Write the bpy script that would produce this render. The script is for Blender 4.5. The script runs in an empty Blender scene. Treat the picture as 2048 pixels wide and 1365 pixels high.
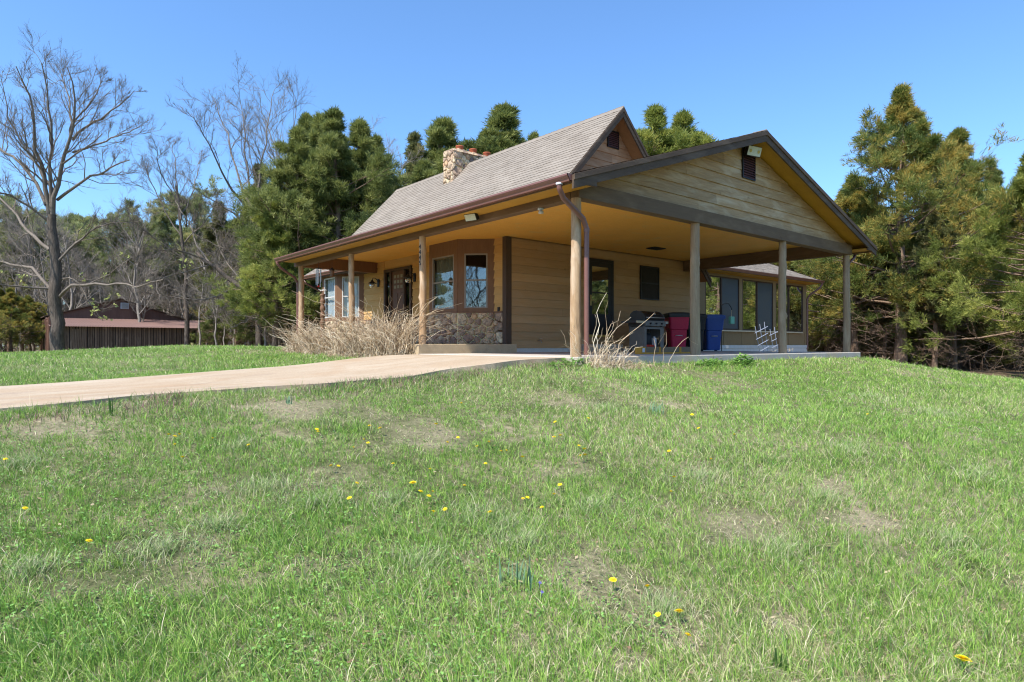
DENOISE = True; EXPOSURE, SKY, SUN, NGRASS = 1.2, .118, 3.5, 1800000
import bpy, math, random
import numpy as np
from mathutils import Vector, Matrix
rng = np.random.default_rng(7)
random.seed(7)
sc = bpy.context.scene
COL = sc.collection
R_ = math.radians
PI = math.pi

# ------------------------------------------------------------------ camera constants (x along the gable, y along the porch, z=0 carport floor)
F, HY, CX, CY, CZ = 1278., 690., -7.065, -6.868, .184
FW, RT = np.array([.641, .7676]), np.array([.7676, -.641])

def at(px, t):
    k = (px - 1024) / F
    return (CX + t * (FW[0] + k * RT[0]), CY + t * (FW[1] + k * RT[1]))

def sstep(v, a, b):
    u = np.clip((v - a) / (b - a), 0, 1)
    return u * u * (3 - 2 * u)

def hgt(x, y):
    x = np.asarray(x, float); y = np.asarray(y, float)
    L = np.maximum(0, -.3 - x); D = np.maximum(0, -.1 - y); Rr = np.maximum(0, x - 9.7)
    z = -.10 - .55 * (1 - np.exp(-L / 8)) - 2.2 * (1 - np.exp(-D / 12.5)) - 1.0 * (1 - np.exp(-Rr / 9))
    z = z + .23 * sstep(y, 4.4, 15) * (1 - sstep(x, 4, 9)) - np.clip(.018 * (y - 25), 0, 1.3)
    far = sstep(np.hypot(x, y), 10, 14)
    z = z + .035 * np.sin(x * .9 + 1.3 * np.sin(y * .45)) * np.cos(y * .8 + .7) * sstep(L + D + Rr, .4, 3)
    return z

def ground_hit(px, py):
    k = (px - 1024) / F; lo = 1.2
    for i in range(4000):
        t = lo + i * .01
        x, y = at(px, t)
        if CZ - (py - HY) / F * t <= hgt(x, y): return x, y, float(hgt(x, y)), t
    return None

DRY = [(px, py, r) + ground_hit(px, py) for px, py, r in ((1690, 980, .5), (1310, 858, .45), (130, 850, .6), (560, 815, .5), (1900, 870, .5), (1570, 1250, .25), (1050, 1300, .25), (1240, 1330, .25), (860, 870, .35), (760, 1180, .25), (250, 870, .4), (1750, 1050, .3), (1480, 1055, .3), (1800, 810, .5))]
def dry_spots(x, y):
    return sum(np.exp(-((x - h[3]) ** 2 + (y - h[4]) ** 2) / (h[2] * .8 * (.5 + .09 * h[6])) ** 2) for h in DRY)

# ------------------------------------------------------------------ object helpers
def tag(o, label=None, cat=None, group=None, kind=None):
    if label: o['label'] = label
    if cat: o['category'] = cat
    if group: o['group'] = group
    if kind: o['kind'] = kind
    return o

def thing(name, label, cat, loc=(0, 0, 0), rz=0, group=None):
    o = bpy.data.objects.new(name, None); COL.objects.link(o)
    o.location = loc; o.rotation_euler = (0, 0, rz); o.empty_display_size = .1
    return tag(o, label, cat, group)

def link(name, me, mat, parent=None):
    o = bpy.data.objects.new(name, me); COL.objects.link(o)
    if mat is not None:
        me.materials.clear(); me.materials.append(mat)
    if parent is not None: o.parent = parent
    return o

def np_mesh(name, V, quads=None, tris=None, smooth=False, tint=None, col=None):
    """vertices (N,3); faces as index arrays; tint per vertex float or col per vertex rgb"""
    me = bpy.data.meshes.new(name)
    V = np.asarray(V, np.float32)
    me.vertices.add(len(V)); me.vertices.foreach_set('co', V.ravel())
    loops = []; tot = []
    if quads is not None and len(quads):
        loops.append(np.asarray(quads, np.int32).ravel()); tot.append(np.full(len(quads), 4, np.int32))
    if tris is not None and len(tris):
        loops.append(np.asarray(tris, np.int32).ravel()); tot.append(np.full(len(tris), 3, np.int32))
    lp = np.concatenate(loops); tt = np.concatenate(tot)
    me.loops.add(len(lp)); me.loops.foreach_set('vertex_index', lp)
    me.polygons.add(len(tt))
    st = np.concatenate([[0], np.cumsum(tt)[:-1]]).astype(np.int32)
    me.polygons.foreach_set('loop_start', st); me.polygons.foreach_set('loop_total', tt)
    me.polygons.foreach_set('use_smooth', np.full(len(tt), smooth))
    if tint is not None:
        a = me.attributes.new('tint', 'FLOAT', 'POINT'); a.data.foreach_set('value', np.asarray(tint, np.float32))
    if col is not None:
        a = me.attributes.new('col', 'FLOAT_COLOR', 'POINT')
        c = np.ones((len(V), 4), np.float32); c[:, :3] = col; a.data.foreach_set('color', c.ravel())
    me.update(calc_edges=True); me.validate()
    return me

class MB:
    """collects shapes, then links them as ONE mesh object"""
    def __init__(s): s.v = []; s.f = []; s.t = []; s.cur = .5; s.X = None; s.sm = []
    def tint(s, t=None): s.cur = random.random() if t is None else t; return s
    def add(s, vs, fs, smooth=False):
        b = len(s.v)
        for p in vs:
            p = Vector(p)
            if s.X is not None: p = s.X @ p
            s.v.append(p); s.t.append(s.cur)
        for f in fs: s.f.append([b + i for i in f]); s.sm.append(smooth)
        return s
    def box(s, x0, x1, y0, y1, z0, z1):
        return s.add([(x0, y0, z0), (x1, y0, z0), (x1, y1, z0), (x0, y1, z0), (x0, y0, z1), (x1, y0, z1), (x1, y1, z1), (x0, y1, z1)],
                     [(0, 3, 2, 1), (4, 5, 6, 7), (0, 1, 5, 4), (1, 2, 6, 5), (2, 3, 7, 6), (3, 0, 4, 7)])
    def hexa(s, a, b):
        """two quads of four points, joined"""
        return s.add(list(a) + list(b), [(3, 2, 1, 0), (4, 5, 6, 7), (0, 1, 5, 4), (1, 2, 6, 5), (2, 3, 7, 6), (3, 0, 4, 7)])
    def prism(s, poly, d):
        n = len(poly); d = Vector(d)
        vs = [Vector(p) for p in poly] + [Vector(p) + d for p in poly]
        return s.add(vs, [tuple(reversed(range(n))), tuple(range(n, 2 * n))] + [(i, (i + 1) % n, n + (i + 1) % n, n + i) for i in range(n)])
    def tube(s, pts, r, n=8, caps=True, smooth=True, sq=None):
        pts = [Vector(p) for p in pts]; m = len(pts)
        rs = r if isinstance(r, (list, tuple)) else [r] * m
        vs = []; a = None
        for i, p in enumerate(pts):
            d = (pts[min(i + 1, m - 1)] - pts[max(i - 1, 0)]).normalized()
            if a is None:
                a = d.orthogonal().normalized() if abs(d.z) < .95 else (Vector((1, 0, 0)) - d * d.x).normalized()
            a = (a - d * a.dot(d)).normalized(); b = d.cross(a)
            for k in range(n):
                w = 2 * PI * (k + .5) / n
                vs.append(p + (a * math.cos(w) + b * math.sin(w)) * rs[i])
        fs = [(i * n + k, i * n + (k + 1) % n, (i + 1) * n + (k + 1) % n, (i + 1) * n + k) for i in range(m - 1) for k in range(n)]
        s.add(vs, fs, smooth)
        if caps: s.add([vs[k] for k in range(n)], [tuple(reversed(range(n)))]) ; s.add(vs[-n:], [tuple(range(n))])
        return s
    def lathe(s, prof, c=(0, 0, 0), n=20, smooth=True):
        vs = [(c[0] + r * math.cos(2 * PI * k / n), c[1] + r * math.sin(2 * PI * k / n), c[2] + z) for r, z in prof for k in range(n)]
        fs = [(i * n + k, i * n + (k + 1) % n, (i + 1) * n + (k + 1) % n, (i + 1) * n + k) for i in range(len(prof) - 1) for k in range(n)]
        return s.add(vs, fs, smooth)
    def build(s, name, mat, parent=None, bevel=0, autosmooth=False):
        me = bpy.data.meshes.new(name)
        me.from_pydata([tuple(p) for p in s.v], [], s.f)
        me.polygons.foreach_set('use_smooth', s.sm)
        a = me.attributes.new('tint', 'FLOAT', 'POINT'); a.data.foreach_set('value', s.t)
        me.validate(); me.update()
        o = link(name, me, mat, parent)
        if bevel:
            m = o.modifiers.new('bevel', 'BEVEL'); m.width = bevel; m.segments = 2; m.limit_method = 'ANGLE'
        return o

def copy_tree(o, parent=None):
    c = o.copy(); COL.objects.link(c); c.parent = parent
    for ch in list(o.children): copy_tree(ch, c)
    return c

# ------------------------------------------------------------------ materials
class NT:
    def __init__(s, name):
        s.m = bpy.data.materials.new(name); s.m.use_nodes = True
        s.t = s.m.node_tree; s.t.nodes.clear()
        s.out = s.n('ShaderNodeOutputMaterial')
    def n(s, typ, props=None, **inp):
        nd = s.t.nodes.new(typ)
        for k, v in (props or {}).items(): setattr(nd, k, v)
        for k, v in inp.items():
            k = k.replace('_', ' ')
            s.set(nd.inputs[int(k)] if k.isdigit() else nd.inputs[k], v)
        return nd
    def set(s, sock, v):
        if isinstance(v, bpy.types.NodeSocket): s.t.links.new(v, sock)
        elif isinstance(v, (tuple, list)) and len(v) == 3 and sock.type == 'RGBA': sock.default_value = (*v, 1)
        else: sock.default_value = v
    def coords(s, scale=(1, 1, 1), rot=(0, 0, 0)):
        tc = s.n('ShaderNodeTexCoord')
        return s.n('ShaderNodeMapping', Vector=tc.outputs['Object'], Scale=scale, Rotation=rot).outputs[0]
    def noise(s, vec, scale, detail=4, rough=.6, dist=0):
        return s.n('ShaderNodeTexNoise', Vector=vec, Scale=scale, Detail=detail, Roughness=rough, Distortion=dist).outputs['Fac']
    def ramp(s, fac, a, b):
        return s.n('ShaderNodeMapRange', Value=fac, From_Min=a, From_Max=b).outputs[0]
    def mix(s, f, a, b, blend='MIX'):
        nd = s.t.nodes.new('ShaderNodeMix'); nd.data_type = 'RGBA'; nd.blend_type = blend
        s.set(nd.inputs[0], f); s.set(nd.inputs[6], a); s.set(nd.inputs[7], b); return nd.outputs[2]
    def math(s, op, a, b=0):
        nd = s.n('ShaderNodeMath', {'operation': op}); s.set(nd.inputs[0], a); s.set(nd.inputs[1], b); return nd.outputs[0]
    def attr(s, name, o='Fac'): return s.n('ShaderNodeAttribute', {'attribute_name': name}).outputs[o]
    def hsv(s, c, v=1, sat=1, h=.5): return s.n('ShaderNodeHueSaturation', Hue=h, Saturation=sat, Value=v, Color=c).outputs[0]
    def bump(s, h, st=.3, d=.02): return s.n('ShaderNodeBump', Strength=st, Distance=d, Height=h).outputs[0]
    def pbsdf(s, col, rough=.6, spec=.3, metal=0, nrm=None, **kw):
        p = s.n('ShaderNodeBsdfPrincipled')
        s.set(p.inputs['Base Color'], col); s.set(p.inputs['Roughness'], rough); s.set(p.inputs['Specular IOR Level'], spec)
        s.set(p.inputs['Metallic'], metal)
        if nrm is not None: s.set(p.inputs['Normal'], nrm)
        return p.outputs[0]
    def done(s, sh): s.t.links.new(sh, s.out.inputs[0]); return s.m

def gen(name, c1, c2=None, scale=(1, 1, 1), ns=6, rough=.65, spec=.3, bump=.2, bd=.01, tint=0., metal=0, fine=60, c3=None, c3t=(.6, .72), c3s=2.5):
    """two-tone noise material; tint = how strongly the per-piece attribute lightens and darkens it; c3 = blotches"""
    m = NT(name); v = m.coords(scale)
    c2 = c2 or tuple(x * .75 for x in c1)
    n1 = m.noise(v, ns, 5, .65, .3); n2 = m.noise(v, fine, 3)
    c = m.mix(m.ramp(n1, .3, .7), c1, c2)
    if c3: c = m.mix(m.ramp(m.noise(v, c3s, 4, .6, .5), *c3t), c, c3)
    if tint: c = m.hsv(c, m.n('ShaderNodeMapRange', Value=m.attr('tint'), To_Min=1 - tint, To_Max=1 + tint).outputs[0])
    c = m.hsv(c, m.n('ShaderNodeMapRange', Value=n2, From_Min=.25, From_Max=.75, To_Min=.88, To_Max=1.12).outputs[0])
    r = m.n('ShaderNodeMapRange', Value=n1, To_Min=max(.05, rough - .08), To_Max=min(1, rough + .08)).outputs[0]
    nr = m.bump(m.math('ADD', n1, m.math('MULTIPLY', n2, .5)), bump, bd) if bump else None
    return m.done(m.pbsdf(c, r, spec, metal, nr))

def glass_mat(name, refl=.12, tintc=(.75, .8, .8), extra=.7):
    m = NT(name); v = m.coords()
    lw = m.n('ShaderNodeLayerWeight', Blend=.35).outputs['Fresnel']
    wob = m.bump(m.noise(v, 1.3, 2), .04, .05)
    g = m.n('ShaderNodeBsdfGlossy', Color=(.95, .97, 1), Roughness=.015, Normal=wob).outputs[0]
    t = m.n('ShaderNodeBsdfTransparent', Color=tintc).outputs[0]
    f = m.math('MINIMUM', m.math('ADD', m.math('MULTIPLY', lw, extra), refl), .85)
    return m.done(m.n('ShaderNodeMixShader', Fac=f, **{'1': t, '2': g}).outputs[0])

def screen_mat(name, c, tr=.3):
    m = NT(name)
    t = m.n('ShaderNodeBsdfTransparent', Color=(1, 1, 1)).outputs[0]
    d = m.pbsdf(c, .5, .4)
    return m.done(m.n('ShaderNodeMixShader', Fac=1 - tr, **{'1': t, '2': d}).outputs[0])

def leaf_mat(name, ramp_cols, trans=.4, rough=.55):
    """foliage: colour picked by the per-spray tint"""
    m = NT(name)
    cr = m.n('ShaderNodeValToRGB', Fac=m.attr('tint'))
    el = cr.color_ramp.elements
    while len(el) < len(ramp_cols): el.new(.5)
    for i, (p, c) in enumerate(ramp_cols): el[i].position = p; el[i].color = (*c, 1)
    c = cr.outputs[0]
    p = m.pbsdf(c, rough, .25)
    tr = m.n('ShaderNodeBsdfTranslucent', Color=m.hsv(c, 1.2)).outputs[0]
    return m.done(m.n('ShaderNodeMixShader', Fac=trans, **{'1': p, '2': tr}).outputs[0])

def grass_mat(name, trans=.3):
    m = NT(name); c = m.attr('col', 'Color')
    p = m.pbsdf(c, .5, .3)
    tr = m.n('ShaderNodeBsdfTranslucent', Color=c).outputs[0]
    return m.done(m.n('ShaderNodeMixShader', Fac=trans, **{'1': p, '2': tr}).outputs[0])

def stone_mat(name):
    m = NT(name); v = m.coords(); t = m.attr('tint')
    cr = m.n('ShaderNodeValToRGB', Fac=t); el = cr.color_ramp.elements
    cols = [(0, (0.750, 0.626, 0.342)), (.02, (0.750, 0.681, 0.388)), (.05, (0.589, 0.422, 0.274)), (.22, (0.268, 0.177, 0.131)), (.4, (0.723, 0.545, 0.342)), (.58, (0.401, 0.259, 0.177)), (.78, (0.750, 0.626, 0.410)), (1, (0.643, 0.395, 0.217))]
    while len(el) < len(cols): el.new(.5)
    for i, (p, c) in enumerate(cols): el[i].position = p; el[i].color = (*c, 1)
    n = m.noise(v, 9, 6, .7, 1.2); n2 = m.noise(m.coords((1, 1, 3)), 26, 4, .7, .8)
    c = m.mix(m.math('MULTIPLY', m.ramp(n, .42, .68), m.ramp(t, .02, .05)), cr.outputs[0], (.13, .09, .08))
    c = m.mix(m.math('MULTIPLY', m.ramp(n2, .55, .75), .5), c, (.66, .52, .41))
    return m.done(m.pbsdf(c, .8, .25, 0, m.bump(m.math('ADD', n, n2), .6, .02)))

def shingle_mat(name):
    m = NT(name); v = m.coords(); t = m.attr('tint')
    c = m.mix(t, (.225, .19, .155), (.275, .238, .198))
    n = m.noise(v, 220, 2); n2 = m.noise(v, 1.2, 4)
    c = m.mix(m.ramp(n2, .35, .75), c, m.hsv(c, .82))
    c = m.hsv(c, m.n('ShaderNodeMapRange', Value=n, From_Min=.3, From_Max=.7, To_Min=.7, To_Max=1.3).outputs[0])
    return m.done(m.pbsdf(c, .9, .2, 0, m.bump(n, .4, .01)))

def wood_weathered(name, c1, c2, c3, along='x', tint=.15):
    m = NT(name)
    s = {'x': (.9, 14, 14), 'y': (14, .9, 14), 'z': (14, 14, .9)}[along]
    s2 = {'x': (.55, 2.2, 2.2), 'y': (2.2, .55, 2.2), 'z': (2.2, 2.2, .55)}[along]
    g = m.noise(m.coords(s), 3.2, 6, .7, .8); b = m.noise(m.coords(s2), 2.2, 4, .6, .6); k = m.noise(m.coords((1, 1, 1)), 5, 3)
    c = m.mix(m.ramp(g, .35, .68), c1, c2)
    c = m.mix(m.math('MULTIPLY', m.ramp(b, .48, .68), .8), c, c3)
    c = m.mix(m.math('MULTIPLY', m.ramp(k, .68, .76), .6), c, tuple(x * .4 for x in c1))
    c = m.hsv(c, m.n('ShaderNodeMapRange', Value=m.attr('tint'), To_Min=1 - tint, To_Max=1 + tint).outputs[0])
    return m.done(m.pbsdf(c, .75, .25, 0, m.bump(g, .35, .008)))

def concrete_drive(name):
    m = NT(name); v = m.coords()
    st = m.noise(m.coords((.6, 1.5, 1)), 1.1, 5, .65, .4); bl = m.noise(v, .9, 5, .6, .5); fi = m.noise(v, 45, 4, .7); pb = m.n('ShaderNodeTexVoronoi', Vector=v, Scale=55).outputs['Distance']
    c = m.mix(m.ramp(st, .33, .67), (.36, .27, .18), (.44, .36, .265))
    c = m.mix(m.math('MULTIPLY', m.ramp(bl, .5, .7), .7), c, (.35, .24, .145))
    c = m.mix(m.math('MULTIPLY', m.ramp(m.noise(m.coords((.6, 1.8, 1)), 1.6, 4), .58, .72), .6), c, (.26, .19, .14))
    c = m.hsv(c, m.n('ShaderNodeMapRange', Value=fi, From_Min=.3, From_Max=.7, To_Min=.78, To_Max=1.18).outputs[0])
    c = m.mix(m.ramp(pb, .12, .05), c, (.22, .17, .13))
    return m.done(m.pbsdf(c, .9, .2, 0, m.bump(m.math('ADD', fi, bl), .5, .015)))

def soil_mat(name):
    m = NT(name); v = m.coords()
    a = m.attr('tint')
    n = m.noise(v, 1.4, 6, .7, .4); f = m.noise(v, 30, 5, .75); g = m.noise(v, 9, 4, .7)
    lawn = m.mix(m.ramp(n, .35, .65), (.085, .105, .035), (.30, .26, .16))
    lawn = m.mix(m.ramp(g, .5, .72), lawn, (.07, .085, .03))
    lawn = m.mix(m.math('MULTIPLY', m.attr('dry'), m.math('MULTIPLY', m.ramp(g, .3, .65), .75)), lawn, (.44, .355, .25))
    wood = m.mix(m.ramp(g, .35, .65), (.20, .14, .09), (.12, .085, .055))
    c = m.mix(a, wood, lawn)
    c = m.hsv(c, m.n('ShaderNodeMapRange', Value=f, From_Min=.3, From_Max=.7, To_Min=.6, To_Max=1.35).outputs[0])
    return m.done(m.pbsdf(c, .95, .1, 0, m.bump(m.math('ADD', f, g), .8, .04)))

def bark_mat(name, c1, c2):
    m = NT(name)
    g = m.noise(m.coords((9, 9, 1.3)), 2.2, 5, .7, .6); b = m.noise(m.coords(), 1.5, 3)
    c = m.mix(m.ramp(g, .38, .62), c1, c2)
    c = m.hsv(c, m.n('ShaderNodeMapRange', Value=b, To_Min=.75, To_Max=1.25).outputs[0])
    return m.done(m.pbsdf(c, .9, .15, 0, m.bump(g, .8, .04)))

OCHRE, OCHRE2 = (.86, .45, .09), (.80, .41, .08)
T = {}
T['ceiling'] = gen('ochre_ceiling', OCHRE, OCHRE2, ns=2, rough=.6, bump=.05, c3=(.72, .45, .15), c3t=(.55, .8))
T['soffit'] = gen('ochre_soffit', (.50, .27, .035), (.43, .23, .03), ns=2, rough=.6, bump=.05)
T['siding'] = wood_weathered('ochre_siding', (.45, .285, .14), (.375, .235, .115), (.43, .29, .165), 'x', .10)
T['porch_siding'] = wood_weathered('ochre_porch_siding', (.55, .33, .12), (.47, .275, .095), (.53, .34, .14), 'y', .08)
T['gable'] = wood_weathered('weathered_gable_siding', (.43, .285, .145), (.27, .175, .09), (.50, .39, .255), 'x', .16)
T['gable2'] = wood_weathered('reddish_gable_siding', (.42, .235, .13), (.30, .16, .085), (.47, .31, .20), 'x', .16)
T['beam'] = wood_weathered('brown_beam', (.145, .095, .057), (.11, .072, .043), (.19, .13, .08), 'x', .1)
T['beam_y'] = wood_weathered('brown_long_beam', (.16, .098, .055), (.12, .075, .044), (.19, .125, .08), 'y', .1)
T['fascia'] = wood_weathered('dark_fascia', (.10, .067, .045), (.075, .05, .034), (.14, .10, .07), 'x', .1)
T['gutter'] = gen('red_brown_gutter', (.19, .085, .065), (.16, .07, .055), ns=3, rough=.35, spec=.5, bump=.03)
T['trim'] = gen('red_brown_trim', (.20, .105, .056), (.155, .08, .042), scale=(6, 6, 1), ns=3, rough=.6, bump=.1)
T['darktrim'] = gen('dark_brown_trim', (.085, .052, .034), (.065, .04, .027), scale=(6, 6, 1), ns=3, rough=.6, bump=.1)
T['post'] = wood_weathered('log_post_wood', (.45, .30, .17), (.27, .165, .09), (.56, .43, .30), 'z', .1)
T['oldpost'] = wood_weathered('weathered_log_post_wood', (.33, .235, .145), (.24, .165, .10), (.40, .31, .21), 'z', .1)
T['stone'] = stone_mat('river_stone')
T['shingle'] = shingle_mat('grey_shingle')
T['concrete'] = gen('slab_concrete', (.46, .42, .37), (.38, .345, .30), ns=3, rough=.9, bump=.3, c3=(.46, .38, .27), c3t=(.5, .7))
T['porchslab'] = gen('porch_slab_concrete', (.50, .39, .25), (.42, .32, .20), ns=4, rough=.9, bump=.3, c3=(.33, .25, .17), c3t=(.6, .75))
T['drive'] = concrete_drive('driveway_concrete')
T['soil'] = soil_mat('lawn_soil')
T['glassnear'] = glass_mat('near_window_glass', .09, (.75, .8, .8), .5)
T['glass'] = glass_mat('window_glass', .03, (.85, .88, .88), .2)
T['glass2'] = glass_mat('sunroom_glass', .27, (.72, .8, .8), .6)
T['glassdark'] = glass_mat('dark_window_glass', .06, (.5, .52, .52))
T['screen'] = screen_mat('window_screen', (.085, .10, .11), .2)
T['sash'] = gen('grey_sash', (.26, .235, .21), (.22, .20, .18), rough=.5, bump=.02)
T['sashw'] = gen('pale_sash', (.55, .53, .5), (.48, .46, .43), rough=.5, bump=.02)
T['curtain'] = gen('dull_curtain', (.26, .25, .19), (.20, .195, .15), scale=(8, 8, .5), ns=3, rough=.9, bump=.3)
T['blind'] = gen('white_curtain', (.80, .82, .86), (.72, .74, .78), scale=(8, 8, .5), ns=3, rough=.9, bump=.2)
T['room'] = gen('room_shade_black', (.035, .032, .03), (.028, .026, .024), rough=.9, bump=0)  # near-black tone stands for the shade of unlit interiors
T['door'] = gen('front_door_paint', (.13, .065, .036), (.10, .05, .028), scale=(6, 6, 1), rough=.5, bump=.08)
T['storm'] = gen('dark_storm_door', (.028, .027, .028), (.022, .021, .022), rough=.45, bump=.03)
T['brass'] = gen('brass', (.70, .50, .20), (.6, .42, .16), rough=.3, metal=1, bump=.02)
T['yellow'] = gen('yellow_sill', (.55, .42, .12), (.45, .34, .1), rough=.5, bump=.05)
T['terra'] = gen('terracotta', (.42, .115, .055), (.33, .085, .04), rough=.8, bump=.2)
T['vent'] = gen('maroon_vent', (.125, .05, .05), (.10, .04, .042), rough=.5, bump=.03)
T['black'] = gen('black_metal', (.018, .018, .02), (.014, .014, .015), rough=.4, bump=.03)
T['blackp'] = gen('black_plastic', (.022, .024, .028), (.018, .02, .023), rough=.5, bump=.05)
T['white'] = gen('white_paint', (.58, .60, .64), (.5, .52, .56), rough=.5, bump=.04)
T['trellis'] = gen('pale_blue_metal', (.40, .44, .53), (.34, .37, .45), rough=.5, bump=.04)
T['steel'] = gen('brushed_steel', (.55, .54, .52), (.48, .47, .45), scale=(1, 1, 12), rough=.35, metal=.85, bump=.02)
T['grillgrey'] = gen('grill_grey', (.20, .19, .175), (.17, .16, .15), rough=.45, bump=.03)
T['lidgrey'] = gen('lid_end_grey', (.075, .08, .088), (.06, .065, .072), rough=.4, bump=.03)
T['redbin'] = gen('red_plastic', (.42, .018, .06), (.36, .014, .055), ns=3, rough=.45, bump=.05)
T['bluebin'] = gen('blue_plastic', (.028, .075, .30), (.022, .06, .25), ns=3, rough=.45, bump=.05)
T['red'] = gen('red_metal', (.55, .04, .02), (.45, .03, .015), rough=.5, bump=.03)
T['green'] = gen('green_feeder', (.20, .50, .36), (.16, .42, .30), rough=.6, bump=.1)
T['cream'] = gen('cream_ledge', (.62, .52, .36), (.52, .43, .29), ns=9, rough=.7, bump=.1)
T['panel'] = gen('tan_panel', (.27, .185, .095), (.235, .16, .08), scale=(8, 8, 1), rough=.7, bump=.1)
T['block'] = gen('painted_block', (.62, .62, .60), (.54, .54, .52), ns=7, rough=.9, bump=.4)
T['plank'] = gen('brown_timber', (.20, .145, .085), (.16, .115, .068), scale=(1, 8, 8), rough=.8, bump=.2)
T['orange'] = gen('orange_paint', (.50, .25, .03), (.42, .21, .025), rough=.6, bump=.1)
T['lamp_glass'] = glass_mat('lantern_glass', .25, (.85, .85, .8))
T['floodglass'] = gen('flood_glass', (.62, .66, .58), (.50, .55, .48), ns=18, rough=.15, spec=.6, bump=.05)
T['barn'] = gen('rusty_barn_metal', (.165, .088, .062), (.125, .066, .048), scale=(3, 3, .5), ns=2, rough=.55, bump=.1, tint=.12)
T['barnslat'] = wood_weathered('grey_barn_slats', (.17, .12, .08), (.11, .078, .052), (.22, .165, .115), 'z', .3)
T['barnroof'] = gen('red_corrugated_metal', (.19, .115, .095), (.15, .09, .073), scale=(.4, 2, 1), ns=2, rough=.5, spec=.4, bump=.05)
T['bark'] = bark_mat('grey_bark', (.15, .122, .098), (.07, .056, .046))
T['twig'] = bark_mat('pale_twig_bark', (.225, .19, .155), (.14, .115, .095))
T['twigpale'] = bark_mat('pale_wood_twigs', (.34, .30, .255), (.22, .19, .16))
T['cbark'] = bark_mat('cedar_bark', (.29, .205, .145), (.15, .10, .07))
T['dead'] = grass_mat('dead_stems', .2)
T['grass'] = grass_mat('grass_blades', .25)
T['petal'] = gen('yellow_petal', (.86, .70, .02), (.82, .62, .015), ns=40, rough=.6, bump=.1)
T['purple'] = gen('violet_petal', (.12, .09, .40), (.1, .07, .3), rough=.6, bump=.1)
T['stem'] = gen('green_stem', (.12, .22, .05), (.1, .18, .04), rough=.6, bump=.1)
T['shoot'] = gen('blue_green_leaf', (.17, .28, .16), (.14, .23, .12), rough=.5, bump=.1)
T['weed'] = leaf_mat('broad_weed_leaf', [(0, (.12, .26, .05)), (1, (.25, .42, .10))], .3)
T['rock'] = gen('pale_rock', (.55, .44, .30), (.45, .36, .25), rough=.9, bump=.4)
T['cedar_green'] = leaf_mat('green_cedar_sprays', [(0, (0.077, 0.105, 0.031)), (.4, (0.154, 0.184, 0.049)), (.75, (0.260, 0.279, 0.082)), (1, (0.343, 0.356, 0.128))])
T['cedar_bronze'] = leaf_mat('bronze_cedar_sprays', [(0, (0.078, 0.113, 0.026)), (.35, (0.157, 0.196, 0.046)), (.58, (0.269, 0.253, 0.061)), (.82, (0.426, 0.287, 0.061)), (1, (0.291, 0.310, 0.088))])
T['cedar_fresh'] = leaf_mat('fresh_cedar_sprays', [(0, (0.113, 0.148, 0.031)), (.45, (0.217, 0.253, 0.055)), (.8, (0.358, 0.365, 0.083)), (1, (0.485, 0.451, 0.124))])
T['cedar_dark'] = leaf_mat('dark_cedar_sprays', [(0, (0.090, 0.099, 0.043)), (.5, (0.153, 0.165, 0.059)), (.85, (0.242, 0.231, 0.088)), (1, (0.357, 0.263, 0.118))])
T['pine'] = leaf_mat('pine_needles', [(0, (0.147, 0.182, 0.075)), (.5, (0.253, 0.281, 0.115)), (.85, (0.399, 0.405, 0.176)), (1, (0.610, 0.534, 0.257))])
T['bud'] = leaf_mat('spring_buds', [(0, (.42, .46, .14)), (1, (.55, .58, .22))], .4)
# ------------------------------------------------------------------ render, world, camera
sc.render.engine = 'CYCLES'
sc.view_settings.view_transform = 'Standard'; sc.view_settings.look = 'None'; sc.view_settings.gamma = 1
sc.view_settings.exposure = EXPOSURE
sc.cycles.max_bounces = 8; sc.cycles.transparent_max_bounces = 16; sc.cycles.diffuse_bounces = 6; sc.cycles.glossy_bounces = 3
sc.cycles.caustics_reflective = False; sc.cycles.caustics_refractive = False
sc.cycles.use_denoising = DENOISE; sc.cycles.pixel_filter_type = "BLACKMAN_HARRIS"; sc.cycles.filter_width = 1.15
w = bpy.data.worlds.new('World'); sc.world = w; w.use_nodes = True
SUNV = Vector((-.725, -.10, 1.0)).normalized()
nt = w.node_tree; nt.nodes.clear()
sky = nt.nodes.new('ShaderNodeTexSky'); sky.sky_type = 'NISHITA'; sky.sun_disc = False
sky.sun_elevation = math.asin(SUNV.z); sky.sun_rotation = math.atan2(SUNV.x, SUNV.y)
sky.air_density = 1.1; sky.dust_density = .7; sky.ozone_density = 10; sky.altitude = 100
bg = nt.nodes.new('ShaderNodeBackground'); bg.inputs[1].default_value = SKY
wo = nt.nodes.new('ShaderNodeOutputWorld')
tn = nt.nodes.new('ShaderNodeMix'); tn.data_type = 'RGBA'; tn.blend_type = 'MULTIPLY'; tn.inputs[0].default_value = 1; tn.inputs[7].default_value = (.93, 1.0, 1.0, 1)
nt.links.new(sky.outputs[0], tn.inputs[6]); nt.links.new(tn.outputs[2], bg.inputs[0]); nt.links.new(bg.outputs[0], wo.inputs[0])
sl = bpy.data.lights.new('sun', 'SUN'); sl.energy = SUN; sl.angle = R_(.53); sl.color = (1, .955, .88)
so = bpy.data.objects.new('sun', sl); COL.objects.link(so); so.rotation_euler = SUNV.to_track_quat('Z', 'Y').to_euler(); so.location = (-20, -5, 30)
cd = bpy.data.cameras.new('camera'); cam = bpy.data.objects.new('camera', cd); COL.objects.link(cam); sc.camera = cam
cd.sensor_width = 36; cd.lens = F / 2048 * 36; cd.shift_y = (HY - 682.5) / 2048; cd.clip_end = 3000; cd.clip_start = .05
cam.location = (CX, CY, CZ); cam.rotation_euler = (R_(90), 0, -math.atan2(FW[0], FW[1]))

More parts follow.
